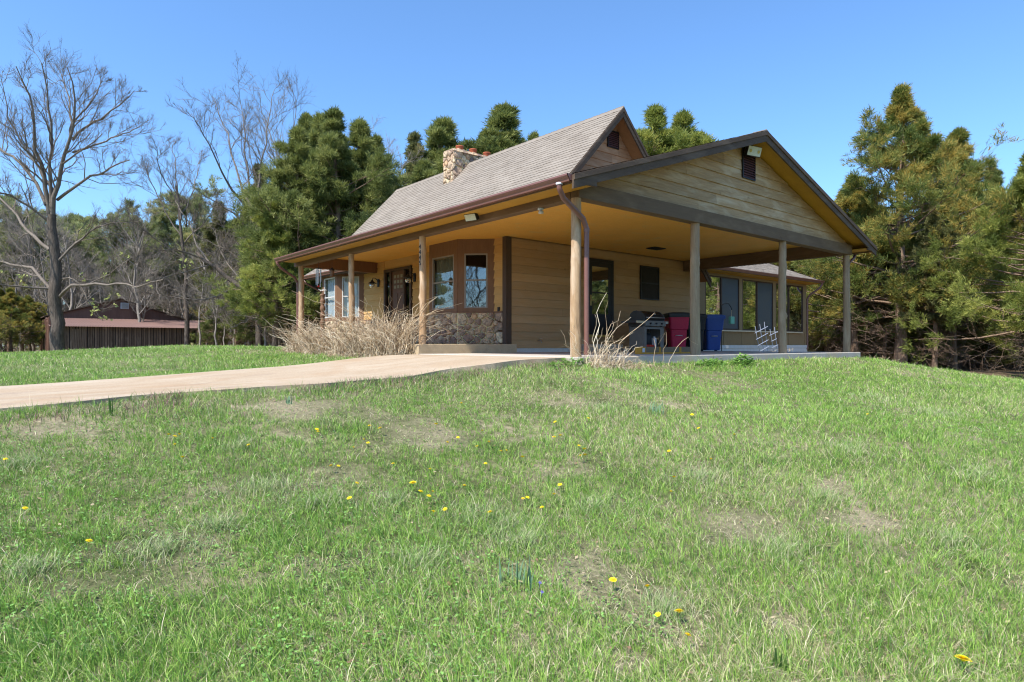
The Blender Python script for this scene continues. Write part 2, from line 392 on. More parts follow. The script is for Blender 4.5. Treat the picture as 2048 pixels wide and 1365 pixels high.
# ------------------------------------------------------------------ ground, driveway, slabs
def warp(n, near, far):
    u = np.linspace(-1, 1, n); k = 4.6
    return far * np.sinh(k * u) / np.sinh(k)
xs = np.unique(np.concatenate([warp(90, 0, 900), np.linspace(-16, 22, 120)])); ys = np.unique(np.concatenate([warp(90, 0, 900), np.linspace(-12, 30, 130)]))
GX, GY = np.meshgrid(xs, ys, indexing='ij'); GZ = hgt(GX, GY)
def lawn_mask(x, y):
    f = (x - CX) * FW[0] + (y - CY) * FW[1]; r = (x - CX) * RT[0] + (y - CY) * RT[1]
    k = r / np.maximum(f, .5)
    lim = np.where(k > .5, 19 + 3 * np.sin(k * 9), np.where(k < -.3, 33 + 4 * np.sin(k * 14) + np.clip((-.45 - k), 0, 1) * 40, 22))
    return 1 - sstep(f, lim - 2, lim + 3)
nx, ny = GX.shape
idx = np.arange(nx * ny).reshape(nx, ny)
q = np.stack([idx[:-1, :-1], idx[1:, :-1], idx[1:, 1:], idx[:-1, 1:]], -1).reshape(-1, 4)
me = np_mesh('ground', np.stack([GX, GY, GZ], -1).reshape(-1, 3), q, smooth=True, tint=lawn_mask(GX, GY).ravel())
a_ = me.attributes.new('dry', 'FLOAT', 'POINT'); a_.data.foreach_set('value', np.clip(dry_spots(GX, GY), 0, 1).ravel().astype(np.float32))
tag(link('ground', me, T['soil']), kind='structure')

DY0, DY1 = .15, 4.33
xs = np.concatenate([np.linspace(-.16, -14, 90), np.linspace(-14.5, -60, 50)]); vs_ = np.linspace(0, 1, 13)
V = []
for x in xs:
    e0 = DY0 + .10 * math.sin(x * 1.9) + .05 * math.sin(x * 5.3 + 1) ; e1 = DY1 + .06 * math.sin(x * 1.3 + 2)
    for k, v in enumerate(vs_):
        y = e0 + (e1 - e0) * v
        rmp = float(sstep(-x, .1, 3.2))
        z = (1 - rmp) * -.012 + rmp * (float(hgt(x, y)) + .045)
        V.append((x, y, z))
n0 = len(V)
for i in range(len(xs)):
    for k in (0, 12):
        p = V[i * 13 + k]; V.append((p[0], p[1], p[2] - .14))
Q = [(i * 13 + k, i * 13 + k + 1, (i + 1) * 13 + k + 1, (i + 1) * 13 + k) for i in range(len(xs) - 1) for k in range(12)]
Q += [(i * 13 + (12 if k else 0), (i + 1) * 13 + (12 if k else 0), n0 + (i + 1) * 2 + k, n0 + i * 2 + k) for i in range(len(xs) - 1) for k in (0, 1)]
tag(link('driveway', np_mesh('driveway', V, Q, smooth=False), T['drive']), kind='structure')
m = MB(); m.box(-.155, 9.8, -.22, 4.72, -.32, 0)
tag(m.build('patio_slab', T['concrete'], bevel=.015), kind='structure')
m = MB(); m.box(-.17, 2.47, 4.37, 11.3, -.3, .2)
tag(m.build('porch_floor', T['porchslab'], bevel=.012), kind='structure')

# ------------------------------------------------------------------ house
house = thing('house', 'tan wood sided cabin with steep grey shingle roof, log post porch and open carport', 'house')
CEIL, BB, SOF = 2.74, 2.42, 2.53
WX, WY = 2.49, 4.78

def siding(mb, p, q, nrm, z0, z1, ex=.2, trim=None, breaks=0, proud=.026):
    p, q, nv = Vector((*p, 0)), Vector((*q, 0)), Vector((*nrm, 0)); L = (q - p).length; e = (q - p) / L
    z = z0
    while z < z1 - .01:
        zt = min(z + ex, z1)
        a0, a1 = trim(z) if trim else (0, L); b0, b1 = trim(zt) if trim else (0, L)
        if a1 - a0 < .02: break
        if b1 < b0: b0 = b1 = (b0 + b1) / 2
        cuts = sorted(random.uniform(.15, .85) for _ in range(breaks)) if breaks and random.random() < .85 else []
        ed = [0] + cuts + [1]
        for i in range(len(ed) - 1):
            mb.tint()
            g0 = .003 if i else 0; w0 = random.uniform(-.002, .002)
            s0, s1 = a0 + (a1 - a0) * ed[i] + g0, a0 + (a1 - a0) * ed[i + 1]
            t0, t1 = max(b0, min(b1, s0)), max(b0, min(b1, s1))
            if i == 0: t0 = b0
            if i == len(ed) - 2: t1 = b1
            f = lambda s, d, zz: p + e * s + nv * d + Vector((0, 0, zz))
            pr = proud + w0
            mb.hexa([f(s0, 0, z), f(s1, 0, z), f(s1, pr, z), f(s0, pr, z)], [f(t0, 0, zt), f(t1, 0, zt), f(t1, .003, zt), f(t0, .003, zt)])
        z = zt
    return mb

def obox(mb, p, q, nrm, s0, s1, d0, d1, z0, z1):
    """box on a wall running p->q: s along, d outward, z up"""
    P, Qv, nv = Vector((*p, 0)), Vector((*q, 0)), Vector((*nrm, 0)); e = (Qv - P).normalized()
    f = lambda s, d, z: P + e * s + nv * d + Vector((0, 0, z))
    return mb.hexa([f(s0, d0, z0), f(s1, d0, z0), f(s1, d1, z0), f(s0, d1, z0)], [f(s0, d0, z1), f(s1, d0, z1), f(s1, d1, z1), f(s0, d1, z1)])

# --- river stone panels made of real rounded stones
def clip_poly(poly, nx_, ny_, c):
    out = []
    for i in range(len(poly)):
        a, b = poly[i], poly[(i + 1) % len(poly)]
        da, db = a[0] * nx_ + a[1] * ny_ - c, b[0] * nx_ + b[1] * ny_ - c
        if da <= 0: out.append(a)
        if (da < 0 < db) or (db < 0 < da):
            u = da / (da - db); out.append((a[0] + (b[0] - a[0]) * u, a[1] + (b[1] - a[1]) * u))
    return out
def stones(mb, p, q, nrm, z0, z1, cell=.24, depth=.05, seed=0, clipf=None, base=True, ang=False):
    rr = random.Random(seed)
    P, nv = Vector((*p, 0)), Vector((*nrm, 0)); e = Vector((q[0] - p[0], q[1] - p[1], 0)); L = e.length; e /= L
    pts = []
    for _ in range(5000):
        c = (rr.uniform(0, L), rr.uniform(z0, z1), cell * rr.choice((.32, .45, .55, .7)))
        if all(((c[0] - o[0]) * .85) ** 2 + ((c[1] - o[1]) * 1.1) ** 2 > (c[2] + o[2]) ** 2 * .62 for o in pts): pts.append(c)
    if base:
        mb.cur = .01; obox(mb, p, q, nrm, 0, L, -.05, .0, z0, z1)
    for i, c in enumerate(pts):
        poly = [(0, z0), (L, z0), (L, z1), (0, z1)]
        for j, o in enumerate(pts):
            if i == j: continue
            dx, dz = o[0] - c[0], o[1] - c[1]
            if dx * dx + dz * dz > (cell * 4) ** 2: continue
            wq = min(.72, max(.28, c[2] / (c[2] + o[2]))); mx, mz = c[0] + dx * wq, c[1] + dz * wq
            poly = clip_poly(poly, dx, dz, dx * mx + dz * mz)
            if len(poly) < 3: break
        if len(poly) < 3: continue
        cx = sum(a[0] for a in poly) / len(poly); cz = sum(a[1] for a in poly) / len(poly)
        if clipf and not clipf(cx, cz): continue
        # round the corners by resampling
        ring = []
        for k in range(len(poly)):
            a, b = poly[k], poly[(k + 1) % len(poly)]
            for u in ((.05, .95) if ang else (.14, .5, .86)): ring.append((a[0] + (b[0] - a[0]) * u, a[1] + (b[1] - a[1]) * u))
        mb.cur = .06 + .94 * rr.random(); h = depth * rr.uniform(.6, 1.2)
        vs = []; fs = []; n = len(ring)
        for sc_, d in ((.91, 0), (.86, h * .65), (.72, h * .95), (.38, h * 1.02)):
            for a in ring:
                j = (rr.random() - .5) * h * .4
                vs.append(P + e * (cx + (a[0] - cx) * sc_) + nv * (d + j * (d > 0)) + Vector((0, 0, cz + (a[1] - cz) * sc_)))
        vs.append(P + e * cx + nv * h + Vector((0, 0, cz)))
        for r_ in range(3):
            fs += [(r_ * n + k, r_ * n + (k + 1) % n, (r_ + 1) * n + (k + 1) % n, (r_ + 1) * n + k) for k in range(n)]
        fs += [(3 * n + k, 3 * n + (k + 1) % n, 4 * n) for k in range(n)]
        mb.add(vs, fs, True)
    return mb

# carport wall and porch wall
m = MB(); siding(m, (WX, WY), (10.35, WY), (0, -1), .10, CEIL, .2, breaks=1); m.cur = .5
m.box(WX + .01, 10.35, WY, WY + .12, -.05, CEIL); m.build('carport_wall', T['siding'], house)
m = MB(); m.box(WX, 10.35, WY - .012, WY + .1, -.1, .10); m.build('foundation', T['block'], house)
for y0, y1, z0 in ((WY + .1, 5.26, .98), (7.72, 9.0, .98), (10.66, 12.03, .98), (14.37, 14.62, .2)):
    m = MB(); siding(m, (WX, y0), (WX, y1), (-1, 0), z0, CEIL, .2); m.cur = .5; m.box(WX, WX + .1, y0, y1, z0 - .9, CEIL); m.build('porch_wall', T['porch_siding'], house)
m = MB(); m.box(WX, WX + .1, 9.0, 10.66, 2.44, CEIL); m.build('door_header', T['porch_siding'], house)
m = MB(); m.box(WX - .03, WX + .13, WY - .035, WY, .02, CEIL); m.box(WX - .04, WX, WY - .036, WY + .10, .02, CEIL); m.build('corner_trim', T['darktrim'], house)
for (y0, y1, sd) in ((WY + .1, 5.2, 3), (7.78, 9.0, 4), (10.66, 11.95, 5)):
    m = MB(); stones(m, (WX - .0, y0), (WX, y1), (-1, 0), .2, .96, .25, .06, sd); m.build('stone_wainscot', T['stone'], house)
    m = MB(); m.box(WX - .05, WX, y0, y1 + .04, .945, .985); m.build('sill_board', T['trim'], house)
m = MB(); m.box(WX + .6, WX + .65, WY + .3, 16, .0, CEIL); m.build('inner_wall', T['room'], house)  # inner wall and floor near black, room shade put into their colour
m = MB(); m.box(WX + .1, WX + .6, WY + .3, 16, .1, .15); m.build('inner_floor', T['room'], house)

def window(parent, p, q, nrm, s0, s1, z0, z1, sash, glass, back, rail=None, back_d=.10, lab=None, rail_back=None):
    """sash frame > pane, curtain behind"""
    m = MB(); w = .035
    obox(m, p, q, nrm, s0, s0 + w, -.03, .012, z0, z1); obox(m, p, q, nrm, s1 - w, s1, -.03, .012, z0, z1)
    obox(m, p, q, nrm, s0 + w, s1 - w, -.03, .012, z0, z0 + w); obox(m, p, q, nrm, s0 + w, s1 - w, -.03, .012, z1 - w, z1)
    if rail: obox(m, p, q, nrm, s0 + w, s1 - w, -.03, .004, rail - .018, rail + .018)
    fr = m.build('window', sash, parent)
    if lab: fr['label'] = lab
    m = MB(); obox(m, p, q, nrm, s0 + w, s1 - w, -.022, -.016, z0 + w, z1 - w); m.build('pane', glass, fr)
    if back is not None:
        m = MB()
        n = max(6, int((s1 - s0) / .05)); P, nv = Vector((*p, 0)), Vector((*nrm, 0)); e = Vector((q[0] - p[0], q[1] - p[1], 0)).normalized()
        vs = []
        for i in range(n + 1):
            s = s0 + (s1 - s0) * i / n
            d = -back_d + .012 * math.sin(i * 1.9)
            for z in (z0 - .05, z1 + .05): vs.append(P + e * s + nv * d + Vector((0, 0, z)))
        m.add(vs, [(2 * i, 2 * i + 2, 2 * i + 3, 2 * i + 1) for i in range(n)], True)
        m.build('curtain', back, fr)
    return fr

def bay(y0, y1, curtains, lab):
    d = .64
    A, B, C_, D = (WX, y0), (WX - d, y0 + d), (WX - d, y1 - d), (WX, y1)
    k = .70710678
    m = MB(); facets = [(A, B, (-k, -k)), (B, C_, (-1, 0)), (C_, D, (-k, k))]
    wins = []
    for (p, q, nrm) in facets:
        L = math.hypot(q[0] - p[0], q[1] - p[1]); a = .17 if nrm[1] else .14
        z0, z1 = 1.07, 2.39
        obox(m, p, q, nrm, 0, a, -.05, .012, .98, CEIL); obox(m, p, q, nrm, L - a, L, -.05, .012, .98, CEIL)
        obox(m, p, q, nrm, a, L - a, -.05, .009, .98, z0); obox(m, p, q, nrm, a, L - a, -.05, .009, z1, CEIL)
        wins.append((p, q, nrm, a, L - a, z0, z1))
    b = m.build('bay_window', T['trim'], house); b['label'] = lab
    for i, (p, q, nrm, s0, s1, z0, z1) in enumerate(wins):
        c = curtains[i]
        window(b, p, q, nrm, s0, s1, z0, z1, T['sash'] if c != 'blind' else T['sashw'], T['glassnear'] if c is None else T['glass'], T[c] if c else None, (z0 + z1) / 2 + .02)
    m = MB()
    for i, (p, q, nrm) in enumerate(facets): stones(m, p, q, nrm, .2, .96, .25, .055, int(y0 * 7) + i)
    m.build('bay_stone_base', T['stone'], house)
    m = MB(); o = .035
    m.prism([(A[0], A[1] - o * 1.4, .955), (B[0] - o, B[1] - o * .4, .955), (C_[0] - o, C_[1] + o * .4, .955), (D[0], D[1] + o * 1.4, .955)], (0, 0, .03))
    m.build('bay_sill', T['trim'], house)
    m = MB(); m.prism([(A[0], A[1], 0), (B[0], B[1], 0), (C_[0], C_[1], 0), (D[0], D[1], 0)], (0, 0, .02)); mm = m
    for v in mm.v: v.z += CEIL - .03
    mm.build('bay_ceiling', T['trim'], house)
    return b
bay(5.23, 7.75, [None, 'curtain', 'curtain'], 'brown bay window with dark panes beside the carport corner')
bay(12.0, 14.4, ['blind', 'blind', 'blind'], 'brown bay window with white curtains beyond the porch')

# front door with sidelights
fd = MB()
for y0, y1, z0, z1 in ((9.03, 9.13, .2, 2.46), (10.54, 10.64, .2, 2.46), (9.13, 10.54, 2.38, 2.46), (9.40, 9.47, .2, 2.38), (10.20, 10.27, .2, 2.38)): fd.box(WX - .05, WX + .05, y0, y1, z0, z1)
fd = fd.build('door_frame', T['darktrim'], house)
m = MB(); m.box(WX, WX + .045, 9.47, 10.20, .22, 2.38)
for (a, b, c, d_) in ((9.55, 9.80, .35, .95), (9.87, 10.12, .35, .95), (9.55, 9.80, 1.05, 1.72), (9.87, 10.12, 1.05, 1.72)): m.box(WX - .012, WX, a, b, c, d_)
dr = m.build('front_door', T['door'], house, bevel=.004)
for k in range(3):
    for j in range(3): m = MB(); m.box(WX - .006, WX, 9.58 + .19 * k, 9.70 + .19 * k, 1.86 + .155 * j, 1.95 + .155 * j); m.build('door_light', T['curtain'], dr)
m = MB(); m.tube([(WX - .01, 9.55, 1.15), (WX - .07, 9.55, 1.15)], .014); m.lathe([(0, -.03), (.028, -.02), (.033, 0), (.028, .02), (0, .03)], (WX - .08, 9.55, 1.15)); m.build('handle', T['brass'], dr)
for (a, b) in ((9.13, 9.40), (10.27, 10.54)):
    m = MB(); m.box(WX, WX + .01, a, b, .22, 2.38); m.build('sidelight', T['glassdark'], house)

# carport door, step, window, spigot
pW, qW, nW = (0, WY), (10, WY), (0, -1)
m = MB()
for a in ((5.16, 5.24, .44, 2.47), (6.14, 6.22, .44, 2.47), (5.24, 6.14, 2.39, 2.47)): obox(m, pW, qW, nW, a[0], a[1], 0, .065, a[2], a[3])
m.build('door_frame', T['storm'], house)
m = MB()
for a in ((5.24, 5.37, .46, 2.39), (6.01, 6.14, .46, 2.39), (5.37, 6.01, .46, 1.0), (5.37, 6.01, 2.26, 2.39), (5.37, 6.01, 1.55, 1.59)): obox(m, pW, qW, nW, a[0], a[1], .0, .058, a[2], a[3])
sd = m.build('storm_door', T['storm'], house, bevel=.004)
m = MB(); obox(m, pW, qW, nW, 5.37, 6.01, .048, .052, 1.0, 2.26); m.build('pane', T['glassnear'], sd)
m = MB(); obox(m, pW, qW, nW, 5.3, 6.1, .040, .043, .46, 2.3); m.build('door_shade_backing', T['room'], sd)  # dark sheet over solid siding, painting the unlit room behind the pane
m = MB(); obox(m, pW, qW, nW, 5.29, 5.335, .058, .07, 1.22, 1.50); m.tube([(5.31, WY - .07, 1.36), (5.31, WY - .10, 1.36), (5.42, WY - .10, 1.355)], .011); m.build('handle', T['brass'], sd)
m = MB(); obox(m, pW, qW, nW, 5.2, 6.18, 0, .09, .395, .44); m.build('door_sill', T['yellow'], house)
wn = window(house, pW, qW, nW, 7.37, 8.22, 1.48, 2.44, T['storm'], T['glassnear'], None, 1.96); wn.location = (0, -.06, 0)
m = MB(); obox(m, pW, qW, nW, 7.38, 8.21, .0, .004, 1.49, 2.43); o_ = m.build('window_shade_backing', T['room'], wn); o_.location = (0, .018, 0)  # dark sheet stands in for the unlit room behind this window
m = MB(); m.tube([(3.51, WY, .29), (3.51, WY - .09, .29), (3.51, WY - .12, .23)], .014); m.lathe([(.0, 0), (.045, .004), (.045, .012), (0, .016)], (3.51, WY - .08, .32), 10); m.build('water_spigot', T['steel'], house)
m = MB(); obox(m, (WX, 4), (WX, 6), (-1, 0), 1.00, 1.05, .0, .06, .98, 1.08); m.build('outlet_box', T['black'], house)

# ceiling, soffit, beams
m = MB(); m.box(.0, 9.5, .0, WY - .04, CEIL, CEIL + .03); m.box(.0, WX - .0, WY - .04, 11.25, CEIL, CEIL + .03); m.build('porch_ceiling', T['ceiling'], house)
for a_ in ((-.55, -.092, -.42, 11.2), (9.62, 10.05, -.42, WY)): m = MB(); m.box(*a_, SOF, SOF + .02); m.build('eave_soffit', T['soffit'], house)
m = MB(); m.box(6.44, 6.9, 3.5, 3.8, CEIL - .02, CEIL - .002)
for i in range(7): m.box(6.47, 6.87, 3.53 + .038 * i, 3.545 + .038 * i, CEIL - .032, CEIL - .02)
m.build('ceiling_vent', T['black'], house)
m = MB(); m.box(-.09, .09, .095, 11.1, BB, CEIL); m.build('porch_beam', T['beam_y'], house, bevel=.004)
m = MB(); m.box(9.42, 9.60, .095, WY - .05, BB, CEIL); m.build('side_beam', T['beam_y'], house, bevel=.004)
m = MB(); m.box(-.085, 9.605, -.1, .09, BB - .005, 2.655); m.build('gable_beam', T['beam'], house, bevel=.004)
m = MB(); m.box(-.09, WX, 11.102, 11.27, BB, CEIL + .1); m.build('porch_end_beam', T['trim'], house, bevel=.004)

# gable siding over the carport (4 in 12) and roofs
ES, EX0, EXR, RX, EZ = .328, -.57, 10.07, 4.75, 2.615
RZ = EZ + ES * (RX - EX0)
def under(x): return EZ + ES * ((x - EX0) if x < RX else (EXR - x)) - .10
def trimg(z):
    a = EX0 + (z + .10 - EZ) / ES
    return (max(a, -.08) + .08, min(2 * RX - a, 9.6) + .08)
m = MB(); siding(m, (-.08, -.0), (9.6, -.0), (0, -1), 2.657, RZ - .1, .205, trim=trimg, breaks=1, proud=.026)
m.cur = .5; m.prism([(-.08, .0, 2.65), (9.6, .0, 2.65), (9.6, .0, under(9.6)), (RX, .0, RZ - .10), (-.08, .0, under(-.08))], (0, .08, 0))
m.build('gable_wall', T['gable'], house)
def louvre(name, p, q, nrm, s0, s1, z0, z1, n, parent):
    m = MB(); obox(m, p, q, nrm, s0, s1, .022, .03, z0, z1)
    for a in ((s0, s0 + .025, z0, z1), (s1 - .025, s1, z0, z1), (s0 + .025, s1 - .025, z0, z0 + .025), (s0 + .025, s1 - .025, z1 - .025, z1)): obox(m, p, q, nrm, a[0], a[1], .03, .052, a[2], a[3])
    v = m.build(name, T['black'], parent)
    m = MB(); P, nv = Vector((*p, 0)), Vector((*nrm, 0)); e = Vector((q[0] - p[0], q[1] - p[1], 0)).normalized()
    for i in range(n):
        z = z0 + .03 + (z1 - z0 - .06) * i / n; h = (z1 - z0) / n * .62
        f = lambda s, d, zz: P + e * s + nv * d + Vector((0, 0, zz))
        m.hexa([f(s0 + .025, .05, z), f(s1 - .025, .05, z), f(s1 - .025, .056, z), f(s0 + .025, .056, z)], [f(s0 + .025, .032, z + h), f(s1 - .025, .032, z + h), f(s1 - .025, .038, z + h), f(s0 + .025, .038, z + h)])
    m.build('slats', T['vent'], v); return v
louvre('gable_vent', (0, 0), (10, 0), (0, -1), 4.62, 5.10, 3.52, 4.16, 12, house)

def slope(mb, o, a, u, row=.14, tab=.3, a0=lambda r: 0, a1=None, L=1, H=1, seed=1, lf=.014):
    """shingle courses: o origin at the eave, a unit along, u unit up the slope"""
    rr = random.Random(seed); o, a, u = Vector(o), Vector(a), Vector(u); nrm = a.cross(u).normalized()
    if nrm.z < 0: nrm = -nrm
    nr = int(math.ceil(H / row))
    for i in range(nr):
        v0, v1 = i * row, min((i + 1) * row, H) + .004
        s = a0(v0); e = a1(v0) if a1 else L
        s -= rr.random() * tab * 0
        x = s; first = True
        while x < e - .01:
            wd = tab * rr.uniform(.55, 1.4); x2 = min(e, x + (wd * rr.random() if first else wd)); first = False
            lift = lf + .006 * rr.random(); mb.cur = min(1, max(0, rr.gauss(.5, .22)))
            drop = -.012 * (rr.random() < .5)
            P = lambda s_, v_, h_: o + a * s_ + u * v_ + nrm * h_
            mb.add([P(x, v0 + drop, lift), P(x2, v0 + drop, lift), P(x2, v1, .006), P(x, v1, .006), P(x, v0 + drop, 0), P(x2, v0 + drop, 0)], [(0, 1, 2, 3), (4, 5, 1, 0)])
            x = x2
    return mb
cs = math.sqrt(1 + ES * ES); ul = (1 / cs, 0, ES / cs); ur = (-1 / cs, 0, ES / cs)
m = MB()
slope(m, (EX0 - .03, -.47, EZ), (0, 1, 0), ul, L=5.05, H=(RX - EX0 + .03) * cs, seed=2, lf=.002)
slope(m, (EX0 - .03, 4.58, EZ), (0, 1, 0), ul, L=6.67, H=(3.75 - EX0 + .03) * cs, seed=3)
slope(m, (EXR + .03, -.47, EZ), (0, 1, 0), ur, L=5.3, H=(RX - EX0 + .03) * cs, seed=4, lf=.002)
m.cur = .35
for i in range(18): m.hexa([(RX - .15, -.48 + i * .28, RZ - .03), (RX, -.48 + i * .28, RZ + .022), (RX, -.19 + i * .28, RZ + .03), (RX - .15, -.19 + i * .28, RZ - .02)], [(RX + .15, -.48 + i * .28, RZ - .03), (RX, -.48 + i * .28, RZ + .035), (RX, -.19 + i * .28, RZ + .045), (RX + .15, -.19 + i * .28, RZ - .02)])
m.build('carport_roof', T['shingle'], house)
m = MB()
m.prism([(EX0, -.44, EZ - .06), (RX, -.44, RZ - .06), (RX, -.44, RZ - .004), (EX0, -.44, EZ - .004)], (0, 5, 0))
m.prism([(EX0, 4.56, EZ - .06), (3.72, 4.56, EZ + ES * (3.72 - EX0) - .06), (3.72, 4.56, EZ + ES * (3.72 - EX0) - .004), (EX0, 4.56, EZ - .004)], (0, 6.66, 0))
m.prism([(EXR, -.44, EZ - .06), (RX, -.44, RZ - .06), (RX, -.44, RZ - .004), (EXR, -.44, EZ - .004)], (0, 5.2, 0))
m.build('roof_deck', T['soffit'], house)
# rake boards: a wide board and a narrower one standing proud on top
m = MB()
for sgn in (1, -1):
    xe = EX0 - .02 if sgn > 0 else EXR + .02
    x1 = RX - .0005 * sgn
    for (d0, d1, y0, y1) in ((-.215, -.012, -.475, -.442), (-.09, -.006, -.497, -.4755)):
        m.prism([(xe, y0, EZ + d0), (x1, y0, RZ + d0 + .01), (x1, y0, RZ + d1 + .01), (xe, y0, EZ + d1)], (0, y1 - y0, 0))
m.box(-.55, -.10, -.474, -.43, 2.50, 2.56); m.box(9.62, 10.06, -.474, -.43, 2.50, 2.56)
m.build('rake_board', T['fascia'], house, bevel=.003)
for a_ in ((-.57, -.55, -.44, 11.2), (10.05, 10.07, -.44, 4.7)): m = MB(); m.box(*a_, 2.49, EZ - .01); m.build('eave_fascia', T['beam_y'], house)
def gutter(name, p0, p1, out, z, parent, mat):
    """K-profile gutter from p0 to p1, opening upward"""
    m = MB(); p0, p1, out = Vector((*p0, z)), Vector((*p1, z)), Vector((*out, 0))
    prof = [(0, .10), (0, -.0), (.075, -.0), (.082, .03), (.105, .055), (.118, .075), (.118, .10), (.108, .10), (.108, .078), (.095, .06), (.073, .035), (.068, .010), (.01, .010), (.01, .10)]
    n = len(prof); L = p1 - p0
    m.prism([p0 + out * a + Vector((0, 0, b)) for a, b in prof], L)
    for P in (p0, p1 - L.normalized() * .006): m.prism([P + out * a + Vector((0, 0, b)) for a, b in ((0, .1), (0, 0), (.075, 0), (.082, .03), (.105, .055), (.118, .075), (.118, .1))], L.normalized() * .006)
    return m.build(name, mat, parent)
gutter('gutter', (-.572, -.45), (-.572, 11.22), (-1, 0), 2.508, house, T['gutter'])
gutter('gutter', (10.072, -.43), (10.072, 4.7), (1, 0), 2.508, house, T['gutter'])
def spout(pts, parent, r=.042, mat='gutter'):
    m = MB(); P = [Vector(p) for p in pts]; Q = [P[0]]
    for i in range(1, len(P) - 1):
        for u in (.25, .1): Q.append(P[i] + (P[i - 1] - P[i]).normalized() * min(u, (P[i - 1] - P[i]).length * .45))
        for u in (.1, .25): Q.append(P[i] + (P[i + 1] - P[i]).normalized() * min(u, (P[i + 1] - P[i]).length * .45))
    Q.append(P[-1]); m.tube(Q, r, 8); m.tube([P[-2] + (P[-1] - P[-2]) * .05, P[-2] + (P[-1] - P[-2]) * .075], r * 1.12, 8)
    return m.build('downspout', T[mat], parent)
spout([(-.63, -.23, 2.53), (-.63, -.23, 2.36), (.035, -.135, 2.05), (.035, -.135, .03)], house)
m = MB(); m.lathe([(.05, 0), (.056, .02), (.05, .03)], (-.63, -.23, 2.49), 10); m.build('spout_outlet', T['white'], house)
spout([(10.13, .05, 2.53), (10.13, .05, 2.42), (9.62, .02, 2.2), (9.62, .02, .03)], house, .038)
spout([(-.63, 11.1, 2.53), (-.63, 11.1, 2.4), (-.03, 11.15, 2.05), (-.03, 11.15, .2)], house, .038)

# log posts
def post(x, y, z0, z1, r, mat, seed):
    rr = random.Random(seed); m = MB(); n, k = 14, 30
    kn = [(rr.uniform(0, 2 * PI), rr.uniform(z0 + .3, z1 - .2), rr.uniform(.25, .5)) for _ in range(5)]
    ph = rr.uniform(0, 6); vs = []
    for i in range(k + 1):
        z = z0 + (z1 - z0) * i / k; u = i / k
        ox, oy = .012 * math.sin(z * 2.1 + ph), .012 * math.cos(z * 1.7 + ph)
        for j in range(n):
            w = 2 * PI * j / n
            q_ = r * (1.06 - .14 * u) * (1 + .05 * math.sin(3 * w + z * 1.3 + ph) + .03 * rr.uniform(-1, 1))
            for (kw, kz, ka) in kn: q_ += r * ka * math.exp(-((z - kz) / .045) ** 2 - (math.atan2(math.sin(w - kw), math.cos(w - kw)) / .4) ** 2)
            vs.append((x + ox + q_ * math.cos(w), y + oy + q_ * math.sin(w), z))
    m.add(vs, [(i * n + j, i * n + (j + 1) % n, (i + 1) * n + (j + 1) % n, (i + 1) * n + j) for i in range(k) for j in range(n)], True)
    return m.build('post', T[mat], house)
post(-.055, 0, 0, BB, .082, 'post', 1)
for i, x in enumerate((3.06, 6.30, 9.51)): post(x, 0, 0, BB, .082 if i else .088, 'oldpost', 5 + i)
np_ = post(0, 4.48, .2, BB, .072, 'post', 2); post(0, 7.77, .2, BB, .072, 'post', 3); post(0, 10.98, .2, BB, .078, 'post', 4)
# house number, digits one below the other on the post
for i, ch in enumerate('4445'):
    cu = bpy.data.curves.new('digit', 'FONT'); cu.body = ch; cu.size = .135; cu.extrude = .004; cu.align_x = 'CENTER'
    to = bpy.data.objects.new('tmp', cu); COL.objects.link(to)
    dg = bpy.context.evaluated_depsgraph_get(); md = bpy.data.meshes.new_from_object(to.evaluated_get(dg)); bpy.data.objects.remove(to)
    o = link('digit', md, T['black'], np_); a = -.95
    o.location = (-.079, 4.457, 2.16 - .112 * i); o.rotation_euler = (R_(90), 0, R_(-72))

# steep main roof, upper gable, chimney
PS, PRX, PRZ = 1.05, 6.1, 6.5
cs2 = math.sqrt(1 + PS * PS)
def pz(x): return PRZ - PS * abs(PRX - x)
ul2 = (1 / cs2, 0, PS / cs2); ur2 = (-1 / cs2, 0, PS / cs2)
m = MB()
slope(m, (3.4, 4.27, pz(3.4)), (0, 1, 0), ul2, L=7.0, H=(PRX - 3.4) * cs2, seed=11)
bs = (pz(3.5) - 2.57) / (3.5 - 1.68); cb = math.sqrt(1 + bs * bs)
slope(m, (1.66, 11.27, 2.57), (0, 1, 0), (1 / cb, 0, bs / cb), L=3.7, H=(3.5 - 1.66) * cb, seed=12)
slope(m, (3.4, 11.27, pz(3.4)), (0, 1, 0), ul2, L=5.05, H=(PRX - 3.4) * cs2, seed=14)
slope(m, (10.2, 4.27, pz(10.2)), (0, 1, 0), ur2, L=12.05, H=(10.2 - PRX) * cs2, seed=13)
m.cur = .3
for i in range(43): 
    y = 4.26 + i * .28
    m.hexa([(PRX - .13, y, PRZ - .115), (PRX, y, PRZ + .02), (PRX, y + .29, PRZ + .032), (PRX - .13, y + .29, PRZ - .10)], [(PRX + .13, y, PRZ - .115), (PRX, y, PRZ + .04), (PRX, y + .29, PRZ + .052), (PRX + .13, y + .29, PRZ - .10)])
m.build('main_roof', T['shingle'], house)
m = MB()
m.prism([(3.4, 4.32, pz(3.4) - .09), (PRX, 4.32, PRZ - .09), (PRX, 4.32, PRZ - .005), (3.4, 4.32, pz(3.4) - .005)], (0, 11.95, 0))
m.prism([(1.69, 11.28, 2.50), (3.4, 11.28, pz(3.4) - .09), (3.4, 11.28, pz(3.4) - .02), (1.69, 11.28, 2.56)], (0, 3.68, 0))
m.prism([(10.18, 4.32, pz(10.18) - .09), (PRX, 4.32, PRZ - .09), (PRX, 4.32, PRZ - .005), (10.18, 4.32, pz(10.18) - .005)], (0, 11.95, 0))
m.build('main_roof_deck', gen('reddish_soffit', (.36, .18, .08), (.30, .15, .065), bump=.05), house)
m = MB()
